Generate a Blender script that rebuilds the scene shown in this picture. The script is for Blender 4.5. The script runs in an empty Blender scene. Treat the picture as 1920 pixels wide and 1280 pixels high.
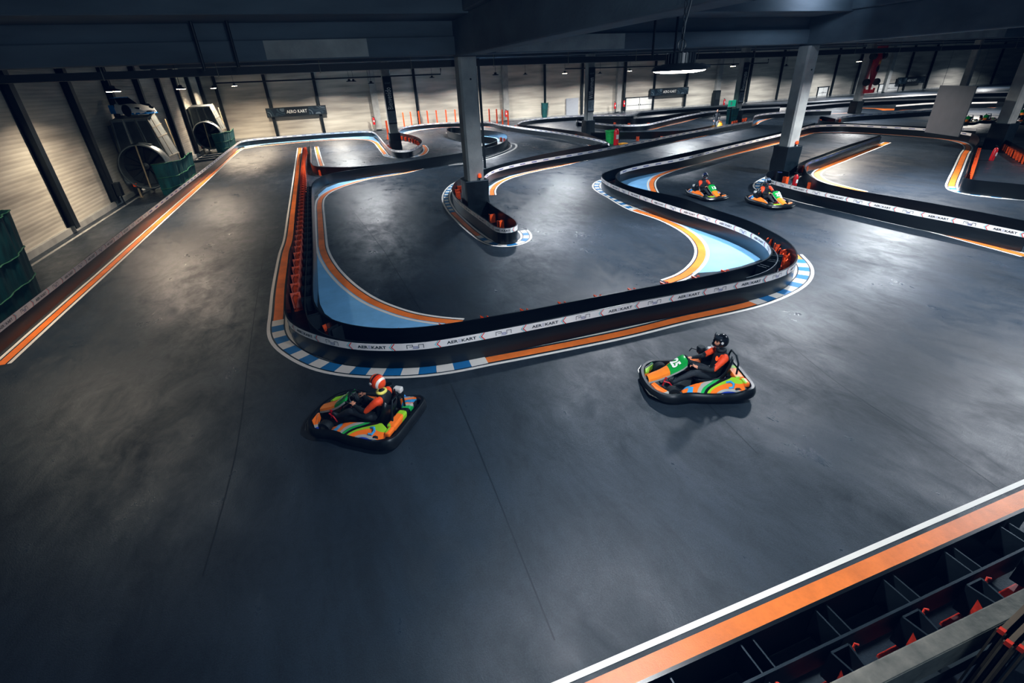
import bpy, bmesh, math, random
from mathutils import Vector, Matrix
random.seed(7)
SC = bpy.context.scene
COL = SC.collection
PI = math.pi
# ---------------------------------------------------------------- camera model (solved from the photo, 1920x1280 frame)
FPX = 906.76; H = 4.5
def nrm(v): return v.normalized()
_D = nrm(Vector((80., 1670., FPX)))
_Y = Vector((-383., -474., FPX)); _Y = nrm(_Y - _D*_Y.dot(_D))
_Z = -_D; _X = _Y.cross(_Z)
if _X.x < 0: _X = -_X
def ray(x, y):
    v = Vector((x-960., y-640., FPX)); return Vector((_X.dot(v), _Y.dot(v), _Z.dot(v)))
def fl(x, y, z=0.0):
    r = ray(x, y); t = (z-H)/r.z; v = Vector((r.x*t, r.y*t))
    return v if v.y < 55 else Vector((v.x*(55+(v.y-55)*.42)/v.y, 55+(v.y-55)*.42))
def atY(x, y, Y):
    r = ray(x, y); t = Y/r.y; return Vector((r.x*t, Y, H+r.z*t))
def at_t(x, y, d):            # point at distance d along the sight line
    r = ray(x, y).normalized(); return Vector((0, 0, H)) + r*d
cam = bpy.data.cameras.new('camera'); cam.sensor_width = 36; cam.lens = FPX/1920*36
cam.clip_end = 400; cam.clip_start = .05
co = bpy.data.objects.new('camera', cam); COL.objects.link(co)
a, b, c = [Vector((_X[i], _Y[i], _Z[i])) for i in range(3)]
Mx = Matrix(((a[0], -b[0], -c[0], 0), (a[1], -b[1], -c[1], 0), (a[2], -b[2], -c[2], H), (0, 0, 0, 1)))
co.matrix_world = Mx; SC.camera = co

# ---------------------------------------------------------------- materials
def lin(c):
    return tuple(((v/255.)/12.92 if v/255. <= .04045 else ((v/255.+.055)/1.055)**2.4) for v in c)
def newmat(name):
    m = bpy.data.materials.new(name); m.use_nodes = True
    nt = m.node_tree; return m, nt, nt.nodes['Principled BSDF']
def mat(name, rgb, rough=.6, metal=0., var=.25, scale=6., bump=0., bscale=40., emit=None, estr=0., spec=.5, stretch=None):
    m, nt, p = newmat(name); N = nt.nodes; L = nt.links
    c = lin(rgb)
    tc = N.new('ShaderNodeTexCoord'); mp = N.new('ShaderNodeMapping')
    L.new(tc.outputs['Object'], mp.inputs[0])
    if stretch: mp.inputs['Scale'].default_value = stretch
    nz = N.new('ShaderNodeTexNoise'); nz.inputs['Scale'].default_value = scale; nz.inputs['Detail'].default_value = 6
    L.new(mp.outputs[0], nz.inputs['Vector'])
    rp = N.new('ShaderNodeValToRGB'); rp.color_ramp.elements[0].position = .3; rp.color_ramp.elements[1].position = .75
    rp.color_ramp.elements[0].color = tuple(v*(1-var) for v in c)+(1,); rp.color_ramp.elements[1].color = tuple(min(1, v*(1+var)) for v in c)+(1,)
    L.new(nz.outputs['Fac'], rp.inputs[0]); L.new(rp.outputs[0], p.inputs['Base Color'])
    p.inputs['Roughness'].default_value = rough; p.inputs['Metallic'].default_value = metal
    p.inputs['Specular IOR Level'].default_value = spec
    if bump:
        n2 = N.new('ShaderNodeTexNoise'); n2.inputs['Scale'].default_value = bscale; n2.inputs['Detail'].default_value = 4
        L.new(mp.outputs[0], n2.inputs['Vector'])
        bp = N.new('ShaderNodeBump'); bp.inputs['Strength'].default_value = bump; bp.inputs['Distance'].default_value = .02
        L.new(n2.outputs['Fac'], bp.inputs['Height']); L.new(bp.outputs[0], p.inputs['Normal'])
    if emit:
        p.inputs['Emission Color'].default_value = lin(emit)+(1,); p.inputs['Emission Strength'].default_value = estr
    return m
def floor_mat():
    m, nt, p = newmat('track_asphalt'); N = nt.nodes; L = nt.links
    tc = N.new('ShaderNodeTexCoord')
    def noise(sc, det=6, rough=.6, dist=0., stretch=None):
        n = N.new('ShaderNodeTexNoise'); n.inputs['Scale'].default_value = sc; n.inputs['Detail'].default_value = det
        n.inputs['Roughness'].default_value = rough; n.inputs['Distortion'].default_value = dist
        if stretch:
            mp = N.new('ShaderNodeMapping'); mp.inputs['Scale'].default_value = stretch; mp.inputs['Rotation'].default_value = (0, 0, .35)
            L.new(tc.outputs['Object'], mp.inputs[0]); L.new(mp.outputs[0], n.inputs['Vector'])
        else: L.new(tc.outputs['Object'], n.inputs['Vector'])
        return n.outputs['Fac']
    def ramp(src, p0, v0, p1, v1):
        r = N.new('ShaderNodeMapRange'); r.inputs[1].default_value = p0; r.inputs[2].default_value = p1
        r.inputs[3].default_value = v0; r.inputs[4].default_value = v1; L.new(src, r.inputs[0]); return r.outputs[0]
    def math_(op, x, y):
        n = N.new('ShaderNodeMath'); n.operation = op
        for i, v in enumerate((x, y)):
            if isinstance(v, (int, float)): n.inputs[i].default_value = v
            else: L.new(v, n.inputs[i])
        return n.outputs[0]
    big = noise(.22, 5, .55, .6); mid = noise(.7, 9, .68, .9, (1., .38, 1)); fine = noise(60, 3, .7); grain = noise(140, 2, .6)
    brk = noise(2.2, 12, .78, .5, (1., .55, 1))
    wear = math_('ADD', math_('MULTIPLY', big, .45), math_('MULTIPLY', mid, .55))
    cr = N.new('ShaderNodeValToRGB')
    cr.color_ramp.elements[0].position = .36; cr.color_ramp.elements[0].color = (.0044, .0072, .0112, 1)
    cr.color_ramp.elements[1].position = .64; cr.color_ramp.elements[1].color = (.036, .045, .058, 1)
    L.new(wear, cr.inputs[0])
    mx = N.new('ShaderNodeMixRGB'); mx.blend_type = 'MULTIPLY'; mx.inputs[0].default_value = .8
    g = ramp(math_('ADD', math_('MULTIPLY', fine, .5), math_('MULTIPLY', brk, .5)), .38, .5, .62, 1.45)
    L.new(cr.outputs[0], mx.inputs[1]); L.new(g, mx.inputs[2]); L.new(mx.outputs[0], p.inputs['Base Color'])
    ro = ramp(math_('ADD', math_('MULTIPLY', wear, .55), math_('MULTIPLY', brk, .45)), .40, .58, .61, .225)
    L.new(ro, p.inputs['Roughness']); p.inputs['Specular IOR Level'].default_value = .5
    bp = N.new('ShaderNodeBump'); bp.inputs['Strength'].default_value = .45; bp.inputs['Distance'].default_value = .006
    bh = math_('ADD', math_('ADD', math_('MULTIPLY', grain, .7), math_('MULTIPLY', fine, .9)), math_('MULTIPLY', brk, 2.2))
    L.new(bh, bp.inputs['Height']); L.new(bp.outputs[0], p.inputs['Normal'])
    return m
def paint_mat(name, rgb, wear=.25):
    m, nt, p = newmat(name); N = nt.nodes; L = nt.links
    tc = N.new('ShaderNodeTexCoord'); n = N.new('ShaderNodeTexNoise'); n.inputs['Scale'].default_value = 1.1; n.inputs['Detail'].default_value = 8; n.inputs['Roughness'].default_value = .7
    L.new(tc.outputs['Object'], n.inputs['Vector'])
    r = N.new('ShaderNodeValToRGB'); c = lin(rgb)
    r.color_ramp.elements[0].position = .3; r.color_ramp.elements[1].position = .62
    r.color_ramp.elements[0].color = tuple(v*(1-wear) for v in c)+(1,); r.color_ramp.elements[1].color = c+(1,)
    L.new(n.outputs['Fac'], r.inputs[0]); L.new(r.outputs[0], p.inputs['Base Color'])
    p.inputs['Roughness'].default_value = .42
    g = N.new('ShaderNodeTexNoise'); g.inputs['Scale'].default_value = 110; L.new(tc.outputs['Object'], g.inputs['Vector'])
    bp = N.new('ShaderNodeBump'); bp.inputs['Strength'].default_value = .25; bp.inputs['Distance'].default_value = .005
    L.new(g.outputs['Fac'], bp.inputs['Height']); L.new(bp.outputs[0], p.inputs['Normal'])
    return m
def wall_mat():
    m, nt, p = newmat('ribbed_cladding'); N = nt.nodes; L = nt.links
    tc = N.new('ShaderNodeTexCoord')
    w = N.new('ShaderNodeTexWave'); w.wave_type = 'BANDS'; w.bands_direction = 'Z'; w.inputs['Scale'].default_value = 2.3
    w.inputs['Distortion'].default_value = .25; w.inputs['Detail'].default_value = 2; w.inputs['Detail Scale'].default_value = .3
    L.new(tc.outputs['Object'], w.inputs['Vector'])
    n = N.new('ShaderNodeTexNoise'); n.inputs['Scale'].default_value = .6; n.inputs['Detail'].default_value = 8
    mp = N.new('ShaderNodeMapping'); mp.inputs['Scale'].default_value = (.35, .35, 3.2)
    L.new(tc.outputs['Object'], mp.inputs[0]); L.new(mp.outputs[0], n.inputs['Vector'])
    r = N.new('ShaderNodeValToRGB'); r.color_ramp.elements[0].position = .3; r.color_ramp.elements[1].position = .68
    r.color_ramp.elements[0].color = (.30, .285, .25, 1); r.color_ramp.elements[1].color = (.60, .575, .51, 1)
    L.new(n.outputs['Fac'], r.inputs[0])
    mx = N.new('ShaderNodeMixRGB'); mx.blend_type = 'MULTIPLY'; mx.inputs[0].default_value = .2
    r2 = N.new('ShaderNodeValToRGB'); r2.color_ramp.elements[0].position = .0; r2.color_ramp.elements[1].position = .35
    r2.color_ramp.elements[0].color = (.35, .35, .35, 1)
    L.new(w.outputs['Fac'], r2.inputs[0]); L.new(r.outputs[0], mx.inputs[1]); L.new(r2.outputs[0], mx.inputs[2])
    L.new(mx.outputs[0], p.inputs['Base Color']); p.inputs['Roughness'].default_value = .6
    bp = N.new('ShaderNodeBump'); bp.inputs['Strength'].default_value = .22; bp.inputs['Distance'].default_value = .02
    L.new(w.outputs['Fac'], bp.inputs['Height']); L.new(bp.outputs[0], p.inputs['Normal'])
    return m
def livery_mat(name, cols, rot, scale=2.6):
    m, nt, p = newmat(name); N = nt.nodes; L = nt.links
    tc = N.new('ShaderNodeTexCoord'); mp = N.new('ShaderNodeMapping'); mp.inputs['Rotation'].default_value = rot
    L.new(tc.outputs['Object'], mp.inputs[0])
    n = N.new('ShaderNodeTexNoise'); n.inputs['Scale'].default_value = 1.4; n.inputs['Detail'].default_value = 0
    L.new(mp.outputs[0], n.inputs['Vector'])
    sp = N.new('ShaderNodeSeparateXYZ'); L.new(mp.outputs[0], sp.inputs[0])
    ad = N.new('ShaderNodeMath'); ad.operation = 'MULTIPLY_ADD'; ad.inputs[1].default_value = scale
    L.new(sp.outputs['X'], ad.inputs[0])
    sc = N.new('ShaderNodeMath'); sc.operation = 'MULTIPLY'; sc.inputs[1].default_value = 1.3; L.new(n.outputs['Fac'], sc.inputs[0])
    L.new(sc.outputs[0], ad.inputs[2])
    fr = N.new('ShaderNodeMath'); fr.operation = 'FRACT'; L.new(ad.outputs[0], fr.inputs[0])
    r = N.new('ShaderNodeValToRGB'); r.color_ramp.interpolation = 'CONSTANT'
    e = r.color_ramp.elements
    while len(e) < len(cols): e.new(.5)
    for i, cc in enumerate(cols):
        e[i].position = i/len(cols); e[i].color = lin(cc)+(1,)
    L.new(fr.outputs[0], r.inputs[0]); L.new(r.outputs[0], p.inputs['Base Color'])
    p.inputs['Roughness'].default_value = .3; p.inputs['Coat Weight'].default_value = .4
    return m
ORANGE=(255,128,42); LIME=(150,205,50); GREEN=(40,170,85); GREY=(170,172,168); SKY=(70,165,225); BLUE=(45,70,170); BLACK=(22,24,28)
M = dict(
 floor=floor_mat(), wall=wall_mat(),
 orange_paint=paint_mat('orange_track_paint', (255,138,56), .38), white_paint=paint_mat('white_track_paint', (232,230,226), .14),
 blue_paint=paint_mat('light_blue_track_paint', (132,190,238), .22), kerb_blue=paint_mat('kerb_blue_paint', (38,120,180), .2),
 seam=mat('dark_floor_seam', (20,26,33), .5),
 panel=mat('black_plastic_panel', (10,13,17), .3, var=.35, scale=3., bump=.05, bscale=8, stretch=(.5,.5,4)),
 strip=mat('white_printed_strip', (222,222,224), .4, var=.08, scale=2.), dark_strip=mat('grey_blue_strip', (60,68,80), .35),
 ink=mat('black_print', (18,20,26), .5), red_ink=mat('red_print', (214,52,44), .5), teal_ink=mat('teal_print', (120,196,206), .5), blue_ink=mat('blue_print', (92,100,150), .5),
 pale_ink=mat('pale_print', (200,210,222), .4),
 bracket=mat('dark_steel_bracket', (52,58,64), .42, .6), orange_steel=mat('orange_painted_steel', (240,88,32), .4, var=.3, scale=12),
 red_steel=mat('red_orange_steel', (205,58,36), .42, var=.35, scale=14),
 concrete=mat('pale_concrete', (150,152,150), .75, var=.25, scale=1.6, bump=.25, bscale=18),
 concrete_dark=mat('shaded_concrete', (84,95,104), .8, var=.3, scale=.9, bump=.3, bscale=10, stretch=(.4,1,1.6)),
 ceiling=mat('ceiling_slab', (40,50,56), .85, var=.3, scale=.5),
 black_fabric=mat('black_vinyl_wrap', (18,24,28), .3, var=.3, scale=4, bump=.9, bscale=2.6),
 black_metal=mat('black_metal', (20,24,28), .45, .3), duct=mat('black_cable_tray', (13,17,21), .6),
 galv=mat('galvanised_steel', (128,126,116), .5, .55, var=.3, scale=9, bump=.15, bscale=30),
 sheet=mat('grey_sheet_metal', (118,124,126), .42, .6, var=.25, scale=3), sheet_dark=mat('dark_sheet_metal', (58,62,64), .5, .5, var=.3, scale=3),
 dark_inside=mat('black_fan_inside', (9,10,12), .8), tan_metal=mat('tan_painted_metal', (150,136,110), .55, .2, var=.2),
 net=mat('green_netting', (3,66,68), .75, var=.45, scale=5, bump=.8, bscale=7, stretch=(1,1,.35)), green_cord=mat('green_cord', (40,92,66), .7),
 white=mat('white_panel', (210,212,212), .45, var=.06), grey_panel=mat('grey_panel', (64,64,68), .7, var=.12, scale=2), pale_grey=mat('pale_grey_board', (150,156,166), .6, var=.06),
 rubber=mat('tyre_rubber', (20,20,21), .7, var=.3, scale=20, bump=.2, bscale=60), bumper=mat('black_kart_plastic', (19,21,24), .35, var=.3, scale=6),
 chrome=mat('bright_metal', (190,190,185), .25, .9), rim=mat('grey_rim', (110,105,98), .4, .6),
 green_body=mat('green_fairing', (26,160,70), .28, var=.12), orange_body=mat('orange_fairing', (255,140,45), .28, var=.1), grey_body=mat('silver_fairing', (170,174,170), .3, var=.1),
 number=mat('white_number', (245,248,246), .4, var=.03), red_plastic=mat('red_pedal', (190,26,34), .4),
 suit=mat('black_race_suit', (24,25,29), .7, var=.35, scale=9, bump=.5, bscale=16), suit_orange=mat('orange_suit_sleeve', (244,78,24), .65, var=.2, scale=8, bump=.4, bscale=16),
 trousers=mat('charcoal_trousers', (40,42,47), .75, var=.3, scale=8, bump=.5, bscale=14), jeans=mat('grey_jeans', (104,112,122), .8, var=.25, scale=9, bump=.4),
 skin=mat('skin', (214,150,120), .5, var=.12, scale=10), hair=mat('dark_hair', (35,26,22), .6), shoe=mat('white_shoe', (220,216,210), .5), shoe_dark=mat('dark_shoe', (30,30,32), .5),
 eye=mat('dark_eye', (25,20,18), .3), lips=mat('lips', (170,88,80), .5),
 visor=mat('dark_visor', (14,16,22), .08), visor_clear=mat('smoked_visor', (40,44,50), .1),
 helmet_black=mat('black_helmet', (20,20,24), .22, var=.1), helmet_orange=livery_mat('orange_white_helmet', [(240,84,36),(240,84,36),(245,240,235),(240,84,36),(226,60,24),(60,30,30)], (0,.3,.2), 5.),
 helmet_yellow=livery_mat('blue_yellow_helmet', [(28,40,92),(20,24,34),(28,40,92),(190,215,60),(225,228,235)], (.2,.5,.9), 6.), helmet_silver=mat('silver_blue_helmet', (120,140,165), .2, .5, var=.4, scale=5),
 yellow=mat('yellow_collar', (236,226,110), .6), yellow_plastic=mat('yellow_plastic', (226,160,40), .5),
 lens=mat('lamp_lens', (255,250,240), .4, emit=(255,246,232), estr=14.), lens_warm=mat('warm_lamp_lens', (255,240,220), .4, emit=(255,232,200), estr=22.),
 red=mat('red_enamel', (200,30,34), .35, var=.12), green_bin=mat('green_bin', (40,170,80), .5), amber=mat('amber_beacon', (226,66,24), .25, emit=(255,80,30), estr=.4),
 green_sign=mat('green_exit_sign', (20,120,92), .4, emit=(20,130,100), estr=.35),
 car_white=mat('white_car_paint', (226,230,232), .22, var=.05), car_blue=mat('blue_car_paint', (10,120,200), .22), glass=mat('dark_car_glass', (12,16,20), .06), car_red=mat('red_car_paint', (176,24,34), .3, var=.2),
 banner=mat('black_banner', (16,20,24), .5, var=.3), banner_grey=mat('grey_logo_tile', (120,130,140), .5), pic=livery_mat('banner_photo_print', [(20,28,36),(52,66,74),(16,22,30),(84,96,104),(24,34,44),(40,52,60)], (.4,.9,.3), .9),
 wood=mat('brown_timber', (92,76,58), .7), grit=mat('pale_gravel_edge', (120,112,98), .9, var=.3, scale=20), fabric_net=mat('clear_net', (170,172,170), .7),
)
LIV = livery_mat('kart_livery', [ORANGE, ORANGE, LIME, BLACK, GREEN, GREY, ORANGE, SKY, ORANGE, GREY, BLUE, GREY], (.3, .3, .9), .8)
LIV2 = livery_mat('kart_livery_dark', [ORANGE, BLACK, BLACK, SKY, ORANGE, BLACK, GREY], (.3, .5, .75), 1.7)

# ---------------------------------------------------------------- mesh helpers
class MB:
    def __init__(s): s.v = []; s.f = []; s.m = []
    def add(s, vs, fs, mi=0):
        o = len(s.v); s.v += [tuple(v) for v in vs]; s.f += [tuple(i+o for i in f) for f in fs]; s.m += [mi]*len(fs)
    def box(s, c, d, rz=0, mi=0, top=1., rot=None):
        vs = []
        for z in (-1, 1):
            k = top if z > 0 else 1.
            for x, y in ((-1, -1), (1, -1), (1, 1), (-1, 1)): vs.append(Vector((x*d[0]/2*k, y*d[1]/2*k, z*d[2]/2)))
        R = rot if rot is not None else Matrix.Rotation(rz, 3, 'Z')
        s.add([R @ v + Vector(c) for v in vs], [(3,2,1,0),(4,5,6,7),(0,1,5,4),(1,2,6,5),(2,3,7,6),(3,0,4,7)], mi)
    def bar(s, p, q, w, h=None, mi=0):
        p = Vector(p); q = Vector(q); d = q-p
        if d.length < 1e-6: return
        R = d.to_track_quat('X', 'Z').to_matrix(); s.box((p+q)/2, (d.length, w, h or w), mi=mi, rot=R)
    def tube(s, pts, r, n=8, mi=0, closed=False, caps=True):
        pts = [Vector(p) for p in pts]; k = len(pts); rs = r if isinstance(r, (list, tuple)) else [r]*k
        rings = []; up = None
        for i, p in enumerate(pts):
            if closed: t = pts[(i+1) % k]-pts[i-1]
            else: t = pts[min(i+1, k-1)]-pts[max(i-1, 0)]
            t.normalize()
            if up is None: up = Vector((0, 0, 1)) if abs(t.z) < .9 else Vector((1, 0, 0))
            sd = t.cross(up)
            if sd.length < 1e-4: sd = t.orthogonal()
            sd.normalize(); u2 = sd.cross(t).normalized(); up = u2
            rings.append([p+sd*math.cos(2*PI*j/n)*rs[i]+u2*math.sin(2*PI*j/n)*rs[i] for j in range(n)])
        vs = [v for rg in rings for v in rg]; fs = []
        for i in range(k if closed else k-1):
            for j in range(n):
                a0 = i*n+j; a1 = i*n+(j+1) % n; b0 = ((i+1) % k)*n+j; b1 = ((i+1) % k)*n+(j+1) % n
                fs.append((a0, a1, b1, b0))
        if caps and not closed:
            fs.append(tuple(range(n))[::-1]); fs.append(tuple((k-1)*n+j for j in range(n)))
        s.add(vs, fs, mi)
    def lathe(s, prof, n=20, base=(0, 0, 0), rot=None, mi=0, cap=True):
        vs = []; fs = []
        for r, z in prof:
            for j in range(n): vs.append(Vector((r*math.cos(2*PI*j/n), r*math.sin(2*PI*j/n), z)))
        for i in range(len(prof)-1):
            for j in range(n): fs.append((i*n+j, i*n+(j+1) % n, (i+1)*n+(j+1) % n, (i+1)*n+j))
        if cap:
            if prof[0][0] > 1e-4: fs.append(tuple(range(n))[::-1])
            if prof[-1][0] > 1e-4: fs.append(tuple((len(prof)-1)*n+j for j in range(n)))
        R = rot if rot is not None else Matrix.Identity(3)
        s.add([R @ v + Vector(base) for v in vs], fs, mi)
    def ell(s, c, r, n=16, k=10, mi=0, rot=None):
        vs = []; fs = []
        R = rot if rot is not None else Matrix.Identity(3)
        for i in range(k+1):
            th = PI*i/k
            for j in range(n):
                ph = 2*PI*j/n; vs.append(R @ Vector((r[0]*math.sin(th)*math.cos(ph), r[1]*math.sin(th)*math.sin(ph), r[2]*math.cos(th)))+Vector(c))
        for i in range(k):
            for j in range(n): fs.append((i*n+j, (i+1)*n+j, (i+1)*n+(j+1) % n, i*n+(j+1) % n))
        s.add(vs, fs, mi)
    def loft(s, rings, mi=0, closed=True, caps=True):
        n = len(rings[0]); vs = [v for r in rings for v in r]; fs = []
        for i in range(len(rings)-1):
            for j in range(n if closed else n-1):
                fs.append((i*n+j, i*n+(j+1) % n, (i+1)*n+(j+1) % n, (i+1)*n+j))
        if caps and closed: fs.append(tuple(range(n))[::-1]); fs.append(tuple((len(rings)-1)*n+j for j in range(n)))
        s.add(vs, fs, mi)
    def quad(s, a, b, c, d, mi=0): s.add([a, b, c, d], [(0, 1, 2, 3)], mi)
    def build(s, name, mats, parent=None, smooth=False, bevel=0.):
        me = bpy.data.meshes.new(name); me.from_pydata(s.v, [], s.f); me.update()
        mats = mats if isinstance(mats, (list, tuple)) else [mats]
        for m_ in mats: me.materials.append(m_)
        if len(mats) > 1: me.polygons.foreach_set('material_index', s.m)
        bm = bmesh.new(); bm.from_mesh(me); bmesh.ops.recalc_face_normals(bm, faces=bm.faces); bm.to_mesh(me); bm.free()
        if smooth:
            me.polygons.foreach_set('use_smooth', [True]*len(me.polygons))
            try: me.set_sharp_from_angle(angle=math.radians(45))
            except Exception: pass
        o = bpy.data.objects.new(name, me); COL.objects.link(o)
        if parent: o.parent = parent
        if bevel:
            md = o.modifiers.new('bevel', 'BEVEL'); md.width = bevel; md.segments = 2; md.limit_method = 'ANGLE'
        return o
def thing(name, label, cat, loc=(0, 0, 0), rz=0, group=None):
    o = bpy.data.objects.new(name, None); COL.objects.link(o); o.location = loc; o.rotation_euler = (0, 0, rz); o.empty_display_size = .1
    o['label'] = label; o['category'] = cat
    if group: o['group'] = group
    return o
def tag(o, label, cat, group=None):
    o['label'] = label; o['category'] = cat
    if group: o['group'] = group
    return o
def struct(o, label=None):
    o['kind'] = 'structure'
    if label: o['label'] = label
    return o
def dup(o, parent=None):
    c_ = o.copy(); COL.objects.link(c_)
    if parent is not None:
        c_.parent = parent
    for ch in [x for x in bpy.data.objects if x.parent == o]: dup(ch, c_)
    return c_
def text_geo(txt, size=1., align='LEFT', bold=0.):
    cu = bpy.data.curves.new('t', 'FONT'); cu.body = txt; cu.size = size; cu.offset = bold; cu.align_x = align; cu.resolution_u = 2
    o = bpy.data.objects.new('t', cu); COL.objects.link(o)
    dg = bpy.context.evaluated_depsgraph_get(); dg.update()
    me = bpy.data.meshes.new_from_object(o.evaluated_get(dg))
    vs = [v.co.copy() for v in me.vertices]; fs = [tuple(p.vertices) for p in me.polygons]
    bpy.data.objects.remove(o); bpy.data.curves.remove(cu); bpy.data.meshes.remove(me)
    w = max(v.x for v in vs)-min(v.x for v in vs)
    return vs, fs, w
# ---------------------------------------------------------------- path helpers
def smooth_path(pts, step=.2, closed=False):
    P = [Vector((p[0], p[1])) for p in pts]; out = []
    n = len(P)
    for i in range(n if closed else n-1):
        p1 = P[i]; p2 = P[(i+1) % n]
        p0 = P[i-1] if (i > 0 or closed) else p1*2-p2
        p3 = P[(i+2) % n] if (i+2 < n or closed) else p2*2-p1
        t01 = max((p1-p0).length, 1e-4)**.5; t12 = max((p2-p1).length, 1e-4)**.5; t23 = max((p3-p2).length, 1e-4)**.5
        m1 = (p2-p1)+((p1-p0)/t01-(p2-p0)/(t01+t12))*t12
        m2 = (p2-p1)+((p3-p2)/t23-(p3-p1)/(t12+t23))*t12
        k = max(2, int((p2-p1).length/step))
        for j in range(k):
            t = j/k; t2 = t*t; t3 = t2*t
            out.append(p1*(2*t3-3*t2+1)+m1*(t3-2*t2+t)+p2*(-2*t3+3*t2)+m2*(t3-t2))
    if not closed: out.append(P[-1])
    # resample evenly
    res = [out[0]]; acc = 0
    for q in out[1:]:
        d = (q-res[-1]).length
        if d >= step*.8: res.append(q)
    if not closed and (res[-1]-out[-1]).length > 1e-3: res.append(out[-1])
    # light smoothing against reading jitter
    for _ in range(3):
        r2 = res[:]
        for i in range(1, len(res)-1): r2[i] = (res[i-1]+res[i]*2+res[i+1])/4
        res = r2
    return res
def normals(path):
    out = []
    for i in range(len(path)):
        t = path[min(i+1, len(path)-1)]-path[max(i-1, 0)]
        t = t.normalized() if t.length > 1e-6 else Vector((1, 0)); out.append(Vector((-t.y, t.x)))
    return out
def offset(path, d):
    N_ = normals(path); return [p+n*d for p, n in zip(path, N_)]
def lengths(path):
    s = [0.]
    for i in range(1, len(path)): s.append(s[-1]+(path[i]-path[i-1]).length)
    return s
def sample(path, S, s):
    s = max(0, min(s, S[-1])); lo = 0; hi = len(S)-1
    while hi-lo > 1:
        mdl = (lo+hi)//2
        if S[mdl] <= s: lo = mdl
        else: hi = mdl
    d = S[hi]-S[lo]; t = (s-S[lo])/d if d > 0 else 0
    p = path[lo].lerp(path[hi], t); tg = (path[hi]-path[lo]).normalized()
    return p, tg
def px(s, z=0.):
    """'x,y x,y ...' photo pixels -> floor points at height z"""
    return [fl(*[float(v) for v in q.split(',')], z) for q in s.split()] if isinstance(s, str) else list(s)
BH = .52
exec_parts = []
# ================================================================ FLOOR AND PAINT
fb = MB(); fb.quad((-9.7, -3, 0), (125, -3, 0), (125, 66.5, 0), (-9.7, 66.5, 0))
floor = struct(fb.build('floor', M['floor']), 'dark glossy asphalt floor of the indoor kart track')
ZP = [.003]
def ribbon(mb, path, d0, d1, z, s0=None, s1=None, mi=0):
    A_ = offset(path, d0); B_ = offset(path, d1); S = lengths(path)
    for i in range(len(path)-1):
        if s0 is not None and (S[i+1] <= s0 or S[i] >= s1): continue
        mb.quad((A_[i].x, A_[i].y, z), (A_[i+1].x, A_[i+1].y, z), (B_[i+1].x, B_[i+1].y, z), (B_[i].x, B_[i].y, z), mi)
def paint(pts, w=.2, kerb=(), white=.07, gap=.03, sides=(1, 1), step=.15, orange=True, wcap=False, seg=.3, kw=None):
    """orange band with white edge lines along photo points; kerb=((s0,s1),...) fractions of length painted blue/white"""
    path = smooth_path(px(pts), step); S = lengths(path); T = S[-1]; ZP[0] += .00002; z = ZP[0]
    kw = kw or w
    def frac(q):
        if not isinstance(q, str): return q
        t_ = px(q)[0]; i_ = min(range(len(path)), key=lambda j: (path[j]-t_).length); return S[i_]/T
    kerb = tuple((frac(k0), frac(k1)) for k0, k1 in kerb)
    if orange:
        mb = MB(); cur = 0.
        for k0, k1 in sorted(kerb)+[(1., 1.)]:
            if k0*T > cur: ribbon(mb, path, -w/2, w/2, z+.002, cur, k0*T)
            cur = k1*T
        if mb.f: mb.build('orange_band', M['orange_paint'], floor)
    for k0, k1 in kerb:
        mb = MB(); i0 = k0*T; n = max(1, int(round((k1-k0)*T/seg)))
        L_ = (k1-k0)*T/n
        fine = smooth_path(px(pts), step); 
        for k in range(n):
            a_, b_ = i0+k*L_, i0+(k+1)*L_
            m = 3; pp = [sample(path, S, a_+(b_-a_)*j/m)[0] for j in range(m+1)]
            ribbon(mb, pp, -kw/2, kw/2, z+.0025, mi=k % 2)
        mb.build('kerb_checks', [M['white_paint'], M['kerb_blue']], floor)
    for sd, on in zip((1, -1), sides):
        if not on: continue
        mb = MB(); e = max(w, kw if kerb else w)/2+gap
        ribbon(mb, path, sd*e, sd*(e+white), z+.002); mb.build('white_line', M['white_paint'], floor)
def fill(pts, m='blue_paint'):
    P_ = px(pts); ZP[0] += .00002
    mb = MB(); mb.add([(p.x, p.y, ZP[0]) for p in P_], [tuple(range(len(P_)))]); mb.build('blue_run_off', M[m], floor)
# light blue fills first (lower layer)
fill('594,470 596,520 597,548 600,570 609,588 627,601 656,611 695,617 734,618 773,617 820,612 866,606 820,604 773,594 734,583 695,566 656,540 627,511 612,494 604,475 600,455')
fill('597,470 595,410 594,385 597,365 612,352 640,341 680,334 720,328 760,322 700,334 663,343 630,354 607,368 601,376 600,385 603,430 606,470')
fill('1270,521 1300,512 1345,509 1390,499 1420,489 1434,483 1420,474 1393,462 1360,449 1320,435 1275,420 1240,408 1273,424 1300,441 1314,458 1317,471 1314,486 1300,503')
fill('1157,352 1166,338 1185,331 1215,322 1260,311 1310,300 1280,312 1237,327 1223,340 1222,352 1228,362')
fill('912,362 916,350 930,341 955,330 990,322 1040,311 1020,318 986,326 955,335 934,345 924,354 921,366')
fill('457,274 500,268 545,263 600,258 650,254 685,254 700,257 712,268 704,266 690,261 660,260 620,261 560,265 500,270 460,277')
fill('757,245 775,237 807,231 840,230 875,231 913,234 940,240 910,238 875,234 840,233 807,236 776,243 760,251 754,254')
fill('1110,270 1130,273 1122,276 1112,275 1105,270')
fill('1490,250 1530,245 1580,245 1647,248 1740,253 1797,260 1820,267 1806,268 1763,259 1680,252.5 1580,248 1530,248 1500,255')
fill('915,276 933,268 936,262 928,256 914,252 905,252 905,270')
fill('1413,238 1416,231 1430,225 1448,219 1430,221 1416,225 1412,229')
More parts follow.
